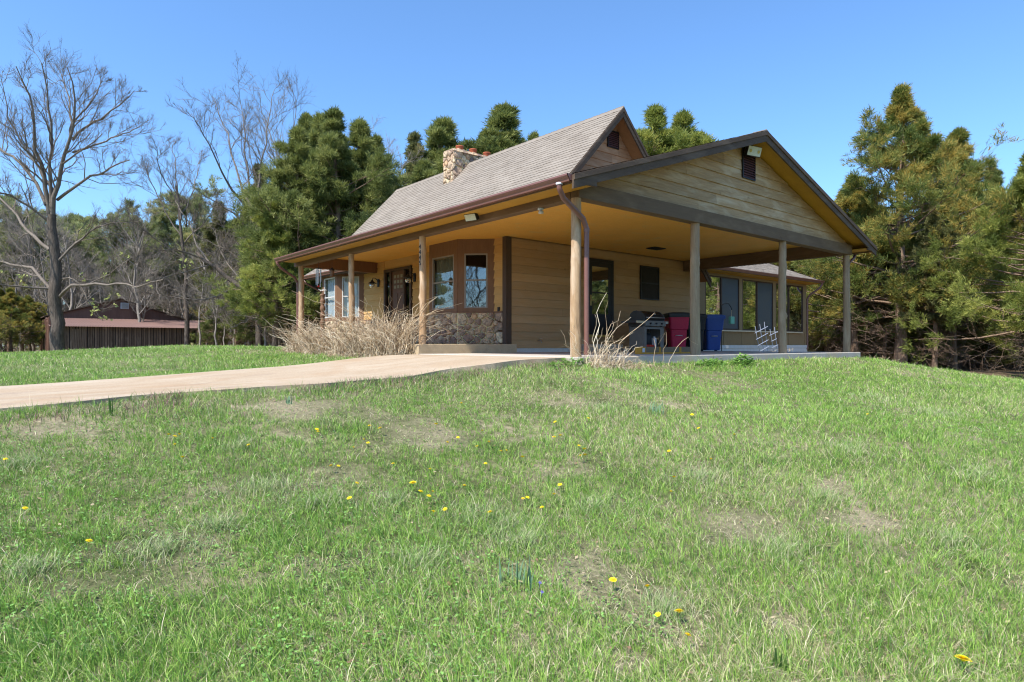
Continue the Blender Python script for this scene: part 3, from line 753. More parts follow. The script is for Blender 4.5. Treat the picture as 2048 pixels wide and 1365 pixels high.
for sgn in (1, -1):
    xe = 3.3 if sgn > 0 else 10.2; x1 = PRX - .0005 * sgn
    for (d0, d1, y0, y1) in ((-.25, -.012, 4.275, 4.315), (-.10, -.004, 4.252, 4.2745)):
        m.prism([(xe, y0, pz(xe) + d0), (x1, y0, PRZ + d0), (x1, y0, PRZ + d1), (xe, y0, pz(xe) + d1)], (0, y1 - y0, 0))
m.build('main_rake_board', T['fascia'], house)
def trimu(z):
    a = PRX - (PRZ - .1 - z) / PS
    return (max(a, 2.6) - 2.6, min(2 * PRX - a, 9.6) - 2.6)
m = MB(); siding(m, (2.6, WY), (9.6, WY), (0, -1), 2.8, PRZ - .12, .235, trim=trimu, breaks=1)
m.cur = .5; m.prism([(2.6, WY, 2.79), (9.6, WY, 2.79), (PRX, WY, PRZ - .1)], (0, .1, 0))
m.build('upper_gable_wall', T['gable2'], house)
louvre('upper_gable_vent', (0, WY), (10, WY), (0, -1), 6.0, 6.46, 5.55, 6.02, 8, house)
gutter('gutter', (1.66, 11.32), (1.66, 14.96), (-1, 0), 2.46, house, T['gutter'])
m = MB(); m.box(1.66, 1.69, 11.3, 14.95, 2.42, 2.55); m.build('bay_eave_fascia', T['darktrim'], house)
m = MB(); m.box(1.69, 2.48, 11.3, 14.93, 2.46, 2.48); m.build('bay_eave_soffit', T['darktrim'], house)
spout([(1.60, 14.8, 2.47), (1.60, 14.8, 2.36), (2.42, 14.7, 1.95), (2.42, 14.7, 0)], house, .038)
m = MB(); m.box(WX - .03, WX + .1, 14.62, 14.74, .0, 2.5); m.build('corner_trim', T['darktrim'], house)
m = MB(); m.prism([(2.6, 14.64, -.2), (10.3, 14.64, -.2), (10.3, 14.64, 2.0), (PRX, 14.64, PRZ - .1), (2.6, 14.64, 2.7)], (0, .1, 0)); m.build('rear_wall', T['siding'], house)
m = MB(); m.box(10.25, 10.35, WY + .1, 15.9, -.2, 2.3); m.build('side_wall', T['siding'], house)

m = MB(); m.X = None
CH = dict(x0=5.42, x1=7.2, y0=11.25, y1=11.84, zt=6.91)
m.cur = .01; m.box(CH['x0'] + .03, CH['x1'] - .03, CH['y0'] + .03, CH['y1'] - .03, 4.6, CH['zt'] - .03)
inr = lambda cx, cz: cz > pz(CH['x0'] + cx) - .12
stones(m, (CH['x0'], CH['y0'] + .03), (CH['x1'], CH['y0'] + .03), (0, -1), 5.5, CH['zt'], .30, .055, 21, clipf=inr, ang=True, base=False)
stones(m, (CH['x0'] + .03, CH['y1']), (CH['x0'] + .03, CH['y0']), (-1, 0), 5.6, CH['zt'], .30, .055, 22, ang=True, base=False)
for i in range(9):
    x = CH['x0'] + .1 + i * .21; m.cur = .06 + .9 * random.random()
    m.hexa([(x - .1, CH['y0'] - .05, CH['zt'] - .06), (x + .1, CH['y0'] - .06, CH['zt'] - .06), (x + .1, CH['y1'], CH['zt'] - .06), (x - .1, CH['y1'], CH['zt'] - .06)],
           [(x - .08, CH['y0'] + .0, CH['zt'] + .03 + random.uniform(-.02, .04)), (x + .09, CH['y0'], CH['zt'] + .03), (x + .09, CH['y1'] - .03, CH['zt'] + .04), (x - .08, CH['y1'] - .03, CH['zt'] + .04)])
chm = m.build('chimney', T['stone'], house)
for x in (5.88, 6.46, 7.08):
    m = MB(); m.lathe([(.13, -.15), (.13, .13), (.14, .14), (.14, .17), (.11, .17), (.10, .0), (0, -.02)], (x, 11.5, CH['zt'] + .06), 18); m.build('flue_pot', T['terra'], chm)

# sunroom wing at the right
SY, SX0, SX1 = 4.9, 10.45, 17.7
pS, qS, nS = (0, SY), (20, SY), (0, -1)
m = MB(); obox(m, pS, qS, nS, SX0, SX1, -.1, 0, .10, .66)
m.build('sunroom_panel', T['panel'], house)
for x in (10.83, 11.9, 13.0, 13.9, 14.95, 15.3, 16.3): m = MB(); obox(m, pS, qS, nS, x - .012, x + .012, 0, .012, .18, .64); m.build('batten', T['panel'], house)
for a in ((SX0, 10.83, .66, 2.52), (12.85, 13.05, .66, 2.52), (15.13, 15.33, .66, 2.52), (17.42, SX1, .66, 2.52), (10.83, 12.85, 2.44, 2.52), (13.05, 15.13, 2.44, 2.52), (15.33, 17.42, 2.44, 2.52), (SX1 - .13, SX1, .10, .66)): m = MB(); obox(m, pS, qS, nS, *a[:2], -.1, .01 if a[3] > 1 else .014, *a[2:]); m.build('sunroom_post' if a[3] - a[2] > .3 else 'window_header', T['panel'], house)
m = MB(); obox(m, pS, qS, nS, SX0 + .2, SX1 - .4, .0, .07, .63, .675); m.build('sunroom_ledge', T['cream'], house)  # pale sill strip, its sunlight put into the cream tone
m = MB(); obox(m, pS, qS, nS, SX0, SX1 + .05, -.1, .02, -.35, .06); obox(m, pS, qS, nS, SX0, SX1 + .05, -.1, .035, .065, .17); m.build('sunroom_base', T['block'], house)
for (a, b, c, second) in ((10.83, 11.77, 12.85, 'screen'), (13.05, 14.03, 15.13, 'screen'), (15.33, 16.32, 17.42, 'glass2')):
    for (s0, s1, mt) in ((a, b, 'glass2'), (b, c, second)):
        fr = window(house, pS, qS, nS, s0, s1, .69, 2.43, T['darktrim'], T[mt], None)
        if mt == 'screen': fr['label'] = 'sliding sunroom window behind a dark screen'
m = MB(); m.box(SX0, SX1, SY + .1, 9.9, .3, .34); m.build('sunroom_floor', gen('sunroom_carpet', (.20, .17, .13)), house)
m = MB(); m.box(SX0, SX1, SY + .1, 9.9, 2.53, 2.56); m.build('sunroom_ceiling', gen('sunroom_plaster', (.45, .42, .36)), house)
m = MB()
for a in ((SX1 - .1, SX1, SY + .11, 5.5, .34, 2.52), (SX1 - .1, SX1, 9.3, 9.9, .34, 2.52), (SX1 - .1, SX1, 5.5, 9.3, .34, .9), (SX1 - .1, SX1, 5.5, 9.3, 2.3, 2.52), (SX1 - .1, SX1, 7.3, 7.5, .9, 2.3),
          (SX0, 11.2, 9.8, 9.9, .34, 2.52), (16.9, SX1 - .1, 9.8, 9.9, .34, 2.52), (11.2, 16.9, 9.8, 9.9, .34, .7), (11.2, 16.9, 9.8, 9.9, 2.35, 2.52), (13.0, 13.2, 9.8, 9.9, .7, 2.35), (15.0, 15.2, 9.8, 9.9, .7, 2.35), (SX0, SX0 + .08, SY + .11, 9.8, .34, 2.52)): m.box(*a)
m.build('sunroom_inner_wall', gen('sunroom_paint', (.30, .26, .2)), house)
# hip roof over the sunroom
e0, e1, yf, yb, ze, rs = 10.0, 18.02, 4.48, 10.3, 2.66, .5
yr = (yf + yb) / 2; zr = ze + rs * (yr - yf); xr = e1 - (yr - yf)
cs3 = math.sqrt(1 + rs * rs)
m = MB(); slope(m, (e0 + .4, yf, ze), (1, 0, 0), (0, 1 / cs3, rs / cs3), L=e1 - e0 - .4, H=(yr - yf) * cs3, a1=lambda v: e1 - e0 - .4 - v / cs3, seed=31)
slope(m, (e1, yf, ze), (0, 1, 0), (-1 / cs3, 0, rs / cs3), L=yb - yf, H=(yr - yf) * cs3, a0=lambda v: v / cs3, a1=lambda v: yb - yf - v / cs3, seed=32)
m.add([(e0, yb, ze), (e1, yb, ze), (xr, yr, zr), (e0, yr, zr)], [(0, 1, 2, 3)])
m.build('sunroom_roof', T['shingle'], house)
m = MB(); m.box(e0 + .4, e1 - .01, yf + .02, SY - .001, ze - .12, ze - .1); m.box(SX1, e1 - .01, SY - .001, yb, ze - .12, ze - .1)
obox(m, pS, qS, nS, SX0, SX1, 0, .02, 2.525, ze - .122); m.build('sunroom_soffit', T['soffit'], house)
gutter('gutter', (e0 + .4, yf), (e1 + .1, yf), (0, -1), ze - .1, house, T['gutter'])
spout([(e1 - .02, yf - .05, ze - .08), (e1 - .02, yf - .05, ze - .22), (SX1 + .03, SY - .03, 2.05), (SX1 + .03, SY - .03, 0)], house, .04)
# ------------------------------------------------------------------ things around the carport
def at_z(px, t, z=None):
    x, y = at(px, t); return (x, y, float(hgt(x, y)) if z is None else z)

g = thing('gas_grill', 'black and grey gas grill with rounded lid and side shelves under the carport', 'grill', (5.42, 3.8, 0))
# local: x right, front faces -y at y=-.5
m = MB()
for x in (.34, 1.06):
    for y in (-.48, -.06): m.box(x, x + .06, y, y + .05, .07, .66)
m.box(.40, 1.06, -.47, -.02, .10, .13); m.box(.33, .345, -.44, -.04, .12, .64); m.box(1.12, 1.135, -.44, -.04, .12, .64); m.box(.34, 1.12, -.02, .0, .1, .66)
m.box(.98, 1.12, -.5, -.482, .10, .64); m.box(.34, .42, -.5, -.482, .10, .64); m.box(.42, .98, -.5, -.482, .58, .64)
m.build('cart', T['grillgrey'], g, bevel=.004)
m = MB(); m.box(.30, 1.16, -.52, .0, .66, .80); m.build('firebox', T['lidgrey'], g, bevel=.01)
m = MB(); m.hexa([(.32, -.56, .66), (1.14, -.56, .66), (1.14, -.521, .66), (.32, -.521, .66)], [(.32, -.54, .79), (1.14, -.54, .79), (1.14, -.521, .79), (.32, -.521, .79)])
cp = m.build('control_panel', T['grillgrey'], g, bevel=.004)
for x in (.50, .73, .96):
    m = MB(); m.tube([(x, -.545, .72), (x, -.585, .725)], .024, 12); m.build('knob', T['black'], cp)
prof = [(-.50, .0), (-.52, .06), (-.47, .15), (-.38, .215), (-.26, .245), (-.14, .23), (-.05, .16), (-.02, .05), (-.02, 0)]
m = MB(); m.prism([(.34, y, .80 + z) for y, z in prof], (.76, 0, 0)); ld = m.build('lid', T['black'], g, bevel=.006)
for x in (.315, 1.10):
    m = MB(); m.prism([(x, y * 1.02, .797 + z * 1.06) for y, z in prof], (.027, 0, 0)); m.build('lid_end', T['lidgrey'], ld, bevel=.004)
m = MB(); m.tube([(.38, -.52, .87), (.38, -.57, .87), (1.06, -.57, .87), (1.06, -.52, .87)], .014, 8); m.build('handle', T['steel'], ld)
m = MB(); m.tube([(.78, -.462, .97), (.78, -.475, .975)], .035, 14); m.build('thermometer', T['steel'], ld)
for (a, b) in ((0, .30), (1.16, 1.28)):
    m = MB(); m.box(a, b, -.50, -.02, .735, .78); sh = m.build('side_shelf', T['lidgrey'], g, bevel=.006)
    m = MB(); m.box(a, b, -.522, -.5015, .725, .785); m.build('shelf_front', T['cream'] if a == 0 else T['steel'], sh)
for x in (.36, 1.09):
    for y in (-.455, -.035):
        m = MB(); m.tube([(x - .02, y, .04), (x + .02, y, .04)], .04, 14); m.build('caster', T['black'], g)
m = MB(); m.lathe([(0, .135), (.13, .135), (.155, .16), (.155, .40), (.12, .47), (.05, .49), (.05, .54), (0, .54)], (.70, -.24, 0), 18); m.build('gas_tank', T['blackp'], g)
m = MB(); m.box(.45, .78, -.46, -.36, .135, .185); tag(m.build('grill_tray', T['red'], None), 'red metal tray lying inside the open grill cart', 'tray').location = (5.42, 3.8, 0)
m = MB(); m.box(.80, .90, -.44, -.36, .135, .36); m.lathe([(.03, .36), (.03, .40), (0, .40)], (.85, -.40, 0), 10)
tag(m.build('white_canister', T['white'], None, bevel=.008), 'small white canister standing inside the open grill cart', 'canister').location = (5.42, 3.8, 0)

def rrect(hw, hd, r, n=5):
    pts = []
    for cx, cy, a in ((hw - r, hd - r, 0), (-hw + r, hd - r, 90), (-hw + r, -hd + r, 180), (hw - r, -hd + r, 270)):
        for i in range(n): w = R_(a + 90 * i / (n - 1)); pts.append((cx + r * math.cos(w), cy + r * math.sin(w)))
    return pts
def loft(mb, secs, r=.06, cap=True):
    rings = [[(x, y + (s[3] if len(s) > 3 else 0), s[0]) for x, y in rrect(s[1], s[2], r)] for s in secs]; n = len(rings[0])
    vs = [p for rg in rings for p in rg]
    mb.add(vs, [(i * n + k, i * n + (k + 1) % n, (i + 1) * n + (k + 1) % n, (i + 1) * n + k) for i in range(len(rings) - 1) for k in range(n)])
    if cap: mb.add(rings[0], [tuple(reversed(range(n)))]); mb.add(rings[-1], [tuple(range(n))])
def make_bin(label, mat, lidmat, px, t, rz, opened=False):
    x, y = at(px, t); b = thing('wheeled_bin', label, 'bin', (x, y, 0), rz, 'wheeled bins beside the grill'); b.scale = (.87, .87, 1)
    m = MB(); loft(m, [(.03, .215, .24), (.06, .225, .25), (.58, .262, .305), (.60, .285, .33, -.005), (.88, .31, .37), (.93, .315, .375), (.935, .335, .395), (.985, .335, .395)], .07)
    bd = m.build('body', T[mat], b)
    m = MB(); m.box(-.13, .13, -.305, -.28, .34, .36) if False else m.tube([(-.10, -.27, .42), (-.10, -.315, .43), (.10, -.315, .43), (.10, -.27, .42)], .012, 8); m.build('lift_bar', T['steel'], bd)
    m = MB(); loft(m, [(.915, .343, .405), (.955, .349, .411), (1.01, .347, .41), (1.035, .30, .36), (1.05, .2, .24)], .07); m.build('lid', T[lidmat], b)
    m = MB(); m.tube([(-.24, .36, .90), (-.24, .44, .93), (.24, .44, .93), (.24, .36, .90)], .017, 8); m.build('handle', T[mat], b)
    for s in (-1, 1):
        m = MB(); m.tube([(s * .24, .26, .13), (s * .30, .26, .13)], .13, 18); wl = m.build('wheel', T['blackp'], b)
    return b
make_bin('red wheeled bin with black lid standing right of the grill', 'redbin', 'blackp', 1353, 17.2, R_(-40))
make_bin('black wheeled bin standing between the red and blue bins', 'blackp', 'blackp', 1389, 17.95, R_(-48))
make_bin('blue wheeled bin with blue lid beside the sunroom windows', 'bluebin', 'bluebin', 1422, 18.4, R_(-35))

pl = MB(); pl.box(2.72, 4.62, .98, 1.12, .0, .14); pl = pl.build('timber', T['plank'], None, bevel=.005)
tag(pl, 'long brown timber with orange bands lying on the carport slab', 'timber')
m = MB()
for a, b in ((2.718, 2.86), (3.28, 3.34), (3.95, 4.02)): m.box(a, b, .976, 1.124, -.0 + .004, .143)
m.box(2.86, 4.5, .977, .98, .004, .035); m.build('paint_band', T['orange'], pl)
m = MB(); m.box(2.76, 2.83, .972, .976, .04, .12); m.build('sticker', T['white'], pl)
m = MB(); m.box(4.95, 5.95, 4.15, 4.75, 0, .2); tag(m.build('door_step', T['concrete'], None, bevel=.015), 'grey concrete block step below the dark storm door', 'step')

hk = MB(); hz = float(hgt(10.34, 4))
hk.tube([(10.34, 4, hz), (10.34, 4, 1.25), (10.36, 4, 1.38), (10.5, 4, 1.46), (10.72, 4, 1.46), (10.86, 4, 1.36), (10.9, 4, 1.27), (10.94, 4, 1.29)], .012, 8)
hk.tube([(10.34, 4, 1.1), (10.2, 4, 1.22), (10.08, 4, 1.2), (10.03, 4, 1.1)], .010, 8)
tag(hk.build('shepherd_hook', T['black'], None), 'black iron shepherd hook standing in front of the sunroom windows', 'garden hook')
fe = MB(); fe.box(10.79, 11.01, 3.96, 4.04, .83, 1.06); fe = fe.build('suet_feeder', T['green'], None, bevel=.01)
tag(fe, 'square pale green feeder hanging from the black iron hook', 'bird feeder')
m = MB(); m.tube([(10.9, 4, 1.06), (10.905, 4, 1.275)], .009, 6); m.build('cord', T['cream'], fe)

def trellis(x, y, tilt, label):
    z = float(hgt(x, y)); t = thing('trellis', label, 'trellis', (x, y, z), 0, 'white trellises by the sunroom')
    t.rotation_euler = (0, tilt, 0)
    for sx in (-.3, 0, .3):
        m = MB(); m.tube([(sx * .75, 0, 0), (sx, 0, 1.32)], .012, 6); m.build('stake', T['trellis'], t)
    for k in range(5):
        m = MB(); w_ = .28 + .035 * k; m.tube([(-w_, -.025, .25 + .22 * k), (w_, -.025, .25 + .22 * k)], .010, 6); m.build('crossbar', T['trellis'], t)
trellis(12.95, 4.0, R_(-16), 'white metal trellis leaning left below the sunroom, the left one')
trellis(13.95, 4.05, R_(-14), 'white metal trellis leaning left, half hidden by a log post')

# --- dry stems
def tubes(P, Rr, S=4):
    """P (B,K,3) polylines, Rr (B,K) radii -> vertices, quads"""
    P = np.asarray(P, np.float32); B, K, _ = P.shape
    d = P[:, -1] - P[:, 0]; d /= np.linalg.norm(d, axis=1, keepdims=True) + 1e-9
    ref = np.where(np.abs(d[:, 2:3]) > .8, np.array([[1., .2, 0]]), np.array([[0, .1, 1.]]))
    a = np.cross(d, ref); a /= np.linalg.norm(a, axis=1, keepdims=True) + 1e-9; b = np.cross(d, a)
    w = 2 * np.pi * np.arange(S) / S
    V = P[:, :, None, :] + Rr[:, :, None, None] * (np.cos(w)[None, None, :, None] * a[:, None, None, :] + np.sin(w)[None, None, :, None] * b[:, None, None, :])
    base = (np.arange(B) * K * S)[:, None, None]; k = np.arange(K - 1)[None, :, None]; s = np.arange(S)[None, None, :]; s2 = (s + 1) % S
    Q = np.stack([base + k * S + s, base + k * S + s2, base + (k + 1) * S + s2, base + (k + 1) * S + s], -1).reshape(-1, 4)
    return V.reshape(-1, 3), Q

STRAW = np.array([[.68, .53, .35], [.78, .65, .46], [.52, .39, .25], [.82, .72, .54], [.36, .26, .16]])
def arcs(n, cx, cy, rx, ry, h0, h1, lean, spread, r, rr, K=8, z=None, kink=.12, droop=.6):
    """arching dry stems rooted in an ellipse"""
    a = rr.uniform(0, 2 * np.pi, n); q_ = np.sqrt(rr.uniform(0, 1, n))
    x0 = cx + rx * q_ * np.cos(a); y0 = cy + ry * q_ * np.sin(a); z0 = hgt(x0, y0) - .03 if z is None else np.full(n, z)
    H = rr.uniform(h0, h1, n) * (.5 + .5 * rr.uniform(0, 1, n) ** .5)
    az = rr.normal(0, 1, n) * spread + lean; reach = H * np.abs(rr.normal(.55, .35, n))
    u = np.linspace(0, 1, K)[None, :]
    hh = H[:, None] * (1.25 * u - droop * rr.uniform(.3, 1.2, n)[:, None] * u ** 2.6)
    out = reach[:, None] * u ** 1.5
    P = np.stack([x0[:, None] + out * np.cos(az)[:, None], y0[:, None] + out * np.sin(az)[:, None], z0[:, None] + hh], -1)
    P[:, 1:] += rr.normal(0, kink, (n, K - 1, 3)) * H[:, None, None] * .12
    R2 = r * rr.uniform(.6, 1.3, n)[:, None] * (1 - .6 * u)
    c = STRAW[rr.integers(0, 5, n)] * rr.uniform(.75, 1.2, n)[:, None]
    return P, R2, c
def stems_obj(name, parts, S, label, cat, group=None):
    Vs, Qs, Cs = [], [], []; off = 0
    for P, R2, c in parts:
        V, Q = tubes(P, R2, S); Vs.append(V); Qs.append(Q + off); off += len(V); Cs.append(np.repeat(c, P.shape[1] * S, axis=0))
    o = link(name, np_mesh(name, np.concatenate(Vs), np.concatenate(Qs), smooth=True, col=np.concatenate(Cs)), T['dead'])
    return tag(o, label, cat, group, 'thing')
rr = np.random.default_rng(3)
G1 = 'dry ornamental grass along the porch'
for i, (cx, cy, n, h, lab, lean) in enumerate(((-.35, 5.25, 420, 1.45, 'tall arching dry grass clump beside the numbered porch post', 2.2), (-.45, 6.6, 420, 1.35, 'dry straw grass clump in front of the wooden front door', 2.4),
        (-.45, 8.3, 400, 1.05, 'dry straw grass clump in front of the white curtained bay window', 2.6), (-.4, 9.6, 420, 1.15, 'dry upright grass clump beside the far porch post', 2.2))):
    P = [arcs(int(n * .8), cx, cy, .42, .75, .45, h, lean, 1.9, .008, rr, kink=.26), arcs(int(n * .8), cx, cy, .6, .9, .12, .5, lean, 3, .0055, rr, droop=1.1, kink=.5)]
    if i == 0: P.append(arcs(60, cx, cy, .35, .5, 1.2, 1.75, -.9, .6, .007, rr, kink=.35, droop=.9)); P.append(arcs(40, cx, cy, .3, .5, 1.0, 1.5, 2.4, .5, .007, rr, kink=.35, droop=.9))
    stems_obj('ornamental_grass', P, 3, lab, 'dry grass', G1)
stems_obj('dead_shrub', [arcs(110, .15, -.42, .4, .2, .2, .6, -.2, 1.2, .0045, rr, kink=.4), arcs(600, .45, -.45, .7, .22, .06, .2, 0, 3, .0045, rr, kink=.5, droop=1.1),
                         arcs(11, .1, -.4, .2, .1, .8, 1.15, -.3, .45, .006, rr, kink=.25, droop=.25), arcs(8, -.2, -.3, .1, .1, .4, .75, 2.6, .9, .0045, rr, kink=.7, droop=.3), arcs(3, 1.4, -.4, .4, .1, .7, 1.05, -.35, .3, .006, rr, kink=.4, droop=.9)], 4,
          'heap of cut dry stalks piled at the foot of the front corner post', 'dead shrub')
stems_obj('dead_shrub', [arcs(150, 13.6, 3.7, .8, .3, .25, .62, 2, 3, .010, rr, kink=.6), arcs(60, 13.4, 3.7, .5, .2, .4, .8, 2.5, 1, .009, rr, kink=.6)], 4, 'low brown dead shrub below the white trellises', 'dead shrub')
stems_obj('dead_shrub', [arcs(70, 15.0, 3.6, .5, .3, .25, .6, 2, 3, .010, rr, kink=.6)], 4, 'small dead twiggy shrub right of the second log post, by the sunroom base', 'dead shrub')
stems_obj('dead_shrub', [arcs(90, 16.5, 2.2, 1.6, .4, .25, .55, 2, 3, .010, rr, kink=.6)], 4, 'sparse dry weeds growing behind the right end of the slab', 'dead shrub')

# --- lamps, chimes, ornaments
def lantern(y, label):
    t = thing('wall_lantern', label, 'wall lamp', (WX - .024, y, 2.1), 0, 'lanterns beside the front door')
    m = MB(); m.box(-.022, 0, -.055, .055, -.12, .12); m.tube([(-.02, 0, .02), (-.10, 0, .14), (-.2, 0, .14), (-.22, 0, .06)], .011, 8); m.build('bracket', T['black'], t)
    m = MB(); m.lathe([(.03, .08), (.035, .05), (.06, .02), (.13, -.02), (.13, -.03), (.055, -.028)], (-.22, 0, 0), 18); m.build('shade', T['black'], t)
    m = MB(); m.lathe([(.055, -.03), (.085, -.07), (.088, -.11), (.06, -.16), (0, -.18)], (-.22, 0, 0), 16); m.build('globe', T['lamp_glass'], t)
    m = MB(); m.lathe([(.02, -.03), (.03, -.08), (.02, -.11), (0, -.12)], (-.22, 0, 0), 12); m.build('bulb', T['white'], t)
lantern(11.0, 'black barn style wall lantern left of the front door'); lantern(8.86, 'black barn style wall lantern right of the front door')
def flood(name, label, loc, rz, tilt, w_=.24, h_=.16, mount=((0, .1, .05),)):
    t = thing(name, label, 'floodlight', loc, rz)
    X = Matrix.Rotation(tilt, 4, 'X')
    m = MB(); m.X = X; m.box(-w_ / 2, w_ / 2, -.02, .06, -h_ / 2, h_ / 2); m.hexa([(-w_ / 2, .06, -h_ / 2), (w_ / 2, .06, -h_ / 2), (w_ / 2, .06, h_ / 2), (-w_ / 2, .06, h_ / 2)], [(-w_ / 3, .11, -h_ / 3), (w_ / 3, .11, -h_ / 3), (w_ / 3, .11, h_ / 3), (-w_ / 3, .11, h_ / 3)])
    m.build('housing', T['black'], t, bevel=.006)
    m = MB(); m.X = X; m.box(-w_ / 2 + .012, w_ / 2 - .012, -.027, -.021, -h_ / 2 + .012, h_ / 2 - .012); m.build('lens', T['floodglass'], t)
    m = MB(); m.tube([(0, .04, 0)] + list(mount), .016, 8); m.build('bracket', T['steel'], t)
    return t
fl = flood('floodlight', 'square glass floodlight at the peak of the carport gable', (4.76, -.20, 4.03), R_(-12), R_(18), .38, .2, ((0, .12, .08), (.02, .19, .09)))
m = MB(); m.X = Matrix.Rotation(R_(18), 4, 'X')
for s in (-1, 1): m.lathe([(0, 0), (.035, 0), (.03, .01), (0, .012)], (s * .11, 0, 0), 10) if False else m.tube([(s * .11, -.028, 0), (s * .11, -.034, 0)], .032, 12)
m.build('bulb', T['yellow'], fl)
flood('floodlight', 'pale rectangular floodlight under the porch gutter', (-.27, 2.42, 2.48), R_(-75), R_(28), .26, .14, ((0, .16, .02),))
ms = thing('motion_sensor', 'small white motion sensor lamp under the porch beam near the downspout', 'sensor', (0, .86, BB))
m = MB(); m.lathe([(0, 0), (.05, 0), (.05, -.025), (.02, -.03), (.02, -.05)], (0, 0, 0), 14); m.build('base', T['white'], ms)
m = MB(); m.lathe([(0, -.045), (.04, -.05), (.045, -.09), (0, -.1)], (-.01, -.02, 0), 12); m.build('sensor_head', T['sashw'], ms)

wc = thing('wind_chime', 'silver tube wind chime hanging from the porch beam', 'wind chime', (0, 9.75, 2.25))
m = MB(); m.lathe([(0, .01), (.075, .01), (.08, -.01), (0, -.01)], (0, 0, 0), 14); m.tube([(0, 0, .01), (0, 0, BB - 2.25)], .006, 6); m.build('top_ring', T['black'], wc)
for k in range(5):
    a = 2 * PI * k / 5; m = MB(); L = .34 + .035 * k; m.tube([(.065 * math.cos(a), .065 * math.sin(a), -.01), (.065 * math.cos(a), .065 * math.sin(a), -.03)], .002, 4); m.tube([(.065 * math.cos(a), .065 * math.sin(a), -.03), (.065 * math.cos(a), .065 * math.sin(a), -.03 - L)], .011, 8); m.build('chime_tube', T['steel'], wc)
m = MB(); m.tube([(0, 0, -.01), (0, 0, -.45)], .002, 4); m.lathe([(0, -.45), (.04, -.46), (.04, -.50), (0, -.51)], (0, 0, 0), 10); m.build('striker', T['red'], wc)
ol = thing('hanging_lantern', 'small brown metal lantern ornament hanging under the porch beam', 'ornament', (0, 8.9, 2.05))
m = MB(); m.tube([(0, 0, .16), (0, 0, BB - 2.05)], .005, 6); m.lathe([(0, .16), (.03, .13), (.075, .08), (.08, .07), (0, .07)], (0, 0, 0), 14); m.build('cap', T['black'], ol)
m = MB(); m.lathe([(.05, .07), (.06, .02), (.045, -.05), (.045, -.07), (.09, -.09), (0, -.10)], (0, 0, 0), 14); m.build('cage', T['trim'], ol)
tp = thing('carved_pole', 'carved brown wooden pole with a wire ring on top beside the porch', 'garden ornament', (-.32, 8.75, float(hgt(-.32, 8.75))))
m = MB(); pr = [(.0, 0)]
for k in range(46): pr.append((.058 + .012 * math.sin(k * 1.15) + .006 * math.sin(k * 2.7), k * .033))
m.lathe(pr + [(0, 1.52)], (0, 0, 0), 14); m.build('pole', T['trim'], tp)
m = MB(); m.tube([(.10 * math.cos(a * PI / 9), .10 * math.sin(a * PI / 9), 1.60 + .02 * math.sin(a)) for a in range(19)], .008, 6); m.tube([(-.1, 0, 1.6), (0, 0, 1.52), (.1, 0, 1.6)], .007, 6); m.build('wire_ring', T['steel'], tp)

# --- chandelier inside the sunroom (lit)
ch = thing('chandelier', 'small lit chandelier glowing inside the sunroom', 'lamp', (12.2, 6.8, 2.2))
m = MB(); m.tube([(0, 0, 0), (0, 0, .33)], .008, 6)
for k in range(5): a = 2 * PI * k / 5; m.tube([(0, 0, 0), (.12 * math.cos(a), .12 * math.sin(a), -.05), (.2 * math.cos(a), .2 * math.sin(a), .02)], .008, 6)
m.build('arms', T['brass'], ch)
em = NT('warm_bulb'); e_ = em.n('ShaderNodeEmission', Color=(1, .62, .25), Strength=9); T['bulb'] = em.done(e_.outputs[0])
for k in range(5):
    a = 2 * PI * k / 5; m = MB(); m.lathe([(0, .02), (.02, .03), (.026, .06), (0, .1)], (.2 * math.cos(a), .2 * math.sin(a), 0), 8); m.build('bulb', T['bulb'], ch)

# --- barn
bx0, bx1, by = -3.2, 5.9, 48.6; bz = float(hgt(1, 48)) - .05
barn = thing('barn', 'brown metal barn with low red corrugated lean-to and slatted front', 'barn', (0, 0, 0))
rr2 = random.Random(4)
m = MB(); x = bx0 + .55
while x < bx1 - .05:
    m.tint(); w_ = rr2.uniform(.10, .15); m.box(x, x + w_, by - .04 - rr2.uniform(0, .01), by, bz - .1, 1.52 + rr2.uniform(-.02, .0)); x += w_ + rr2.uniform(.02, .06)
m.build('slat_wall', T['barnslat'], barn)
m = MB(); m.box(bx0 + .4, bx1, by + .05, by + .1, bz - .2, 1.6); m.build('slat_shade_backing', T['room'], barn)  # near-black sheet paints the shade between the slats
m = MB(); m.tint(.4); m.box(bx0 - .05, bx0 + .5, by - .06, by + .02, bz - .2, 2.2)
for k in range(5): m.tint(); m.box(bx0 - .06, bx0, by + .3 + k * 1.6, by + 1.3 + k * 1.6, bz - .2, 2.1)
m.tint(.3); m.box(bx0 - .02, bx0 + .05, by + .02, by + 9, bz - .2, 2.15)
m.build('end_wall', T['barn'], barn)
m = MB(); m.tint(.6)
for k in range(6): m.hexa([(bx0 + 1.35 + k * .14, by - .1, bz - .1), (bx0 + 1.46 + k * .14, by - .1, bz - .1), (bx0 + 1.46 + k * .14, by - .06, bz - .1), (bx0 + 1.35 + k * .14, by - .06, bz - .1)], [(bx0 + 1.3 + k * .14, by - .1, 1.32), (bx0 + 1.41 + k * .14, by - .1, 1.32), (bx0 + 1.41 + k * .14, by - .06, 1.32), (bx0 + 1.3 + k * .14, by - .06, 1.32)])
m.build('slat_door', T['barnslat'], barn)
m = MB(); vs = []; n = 230; 
for i in range(n + 1):
    x = bx0 - .1 + (7.75 - bx0) * i / n; o = .022 * math.cos(i * PI)
    vs += [(x, by - .45, 1.50 + o), (x, by + 3.05, 2.22 + o)]
m.add(vs, [(2 * i, 2 * i + 2, 2 * i + 3, 2 * i + 1) for i in range(n)], False); m.build('lean_to_roof', T['barnroof'], barn)
m = MB()
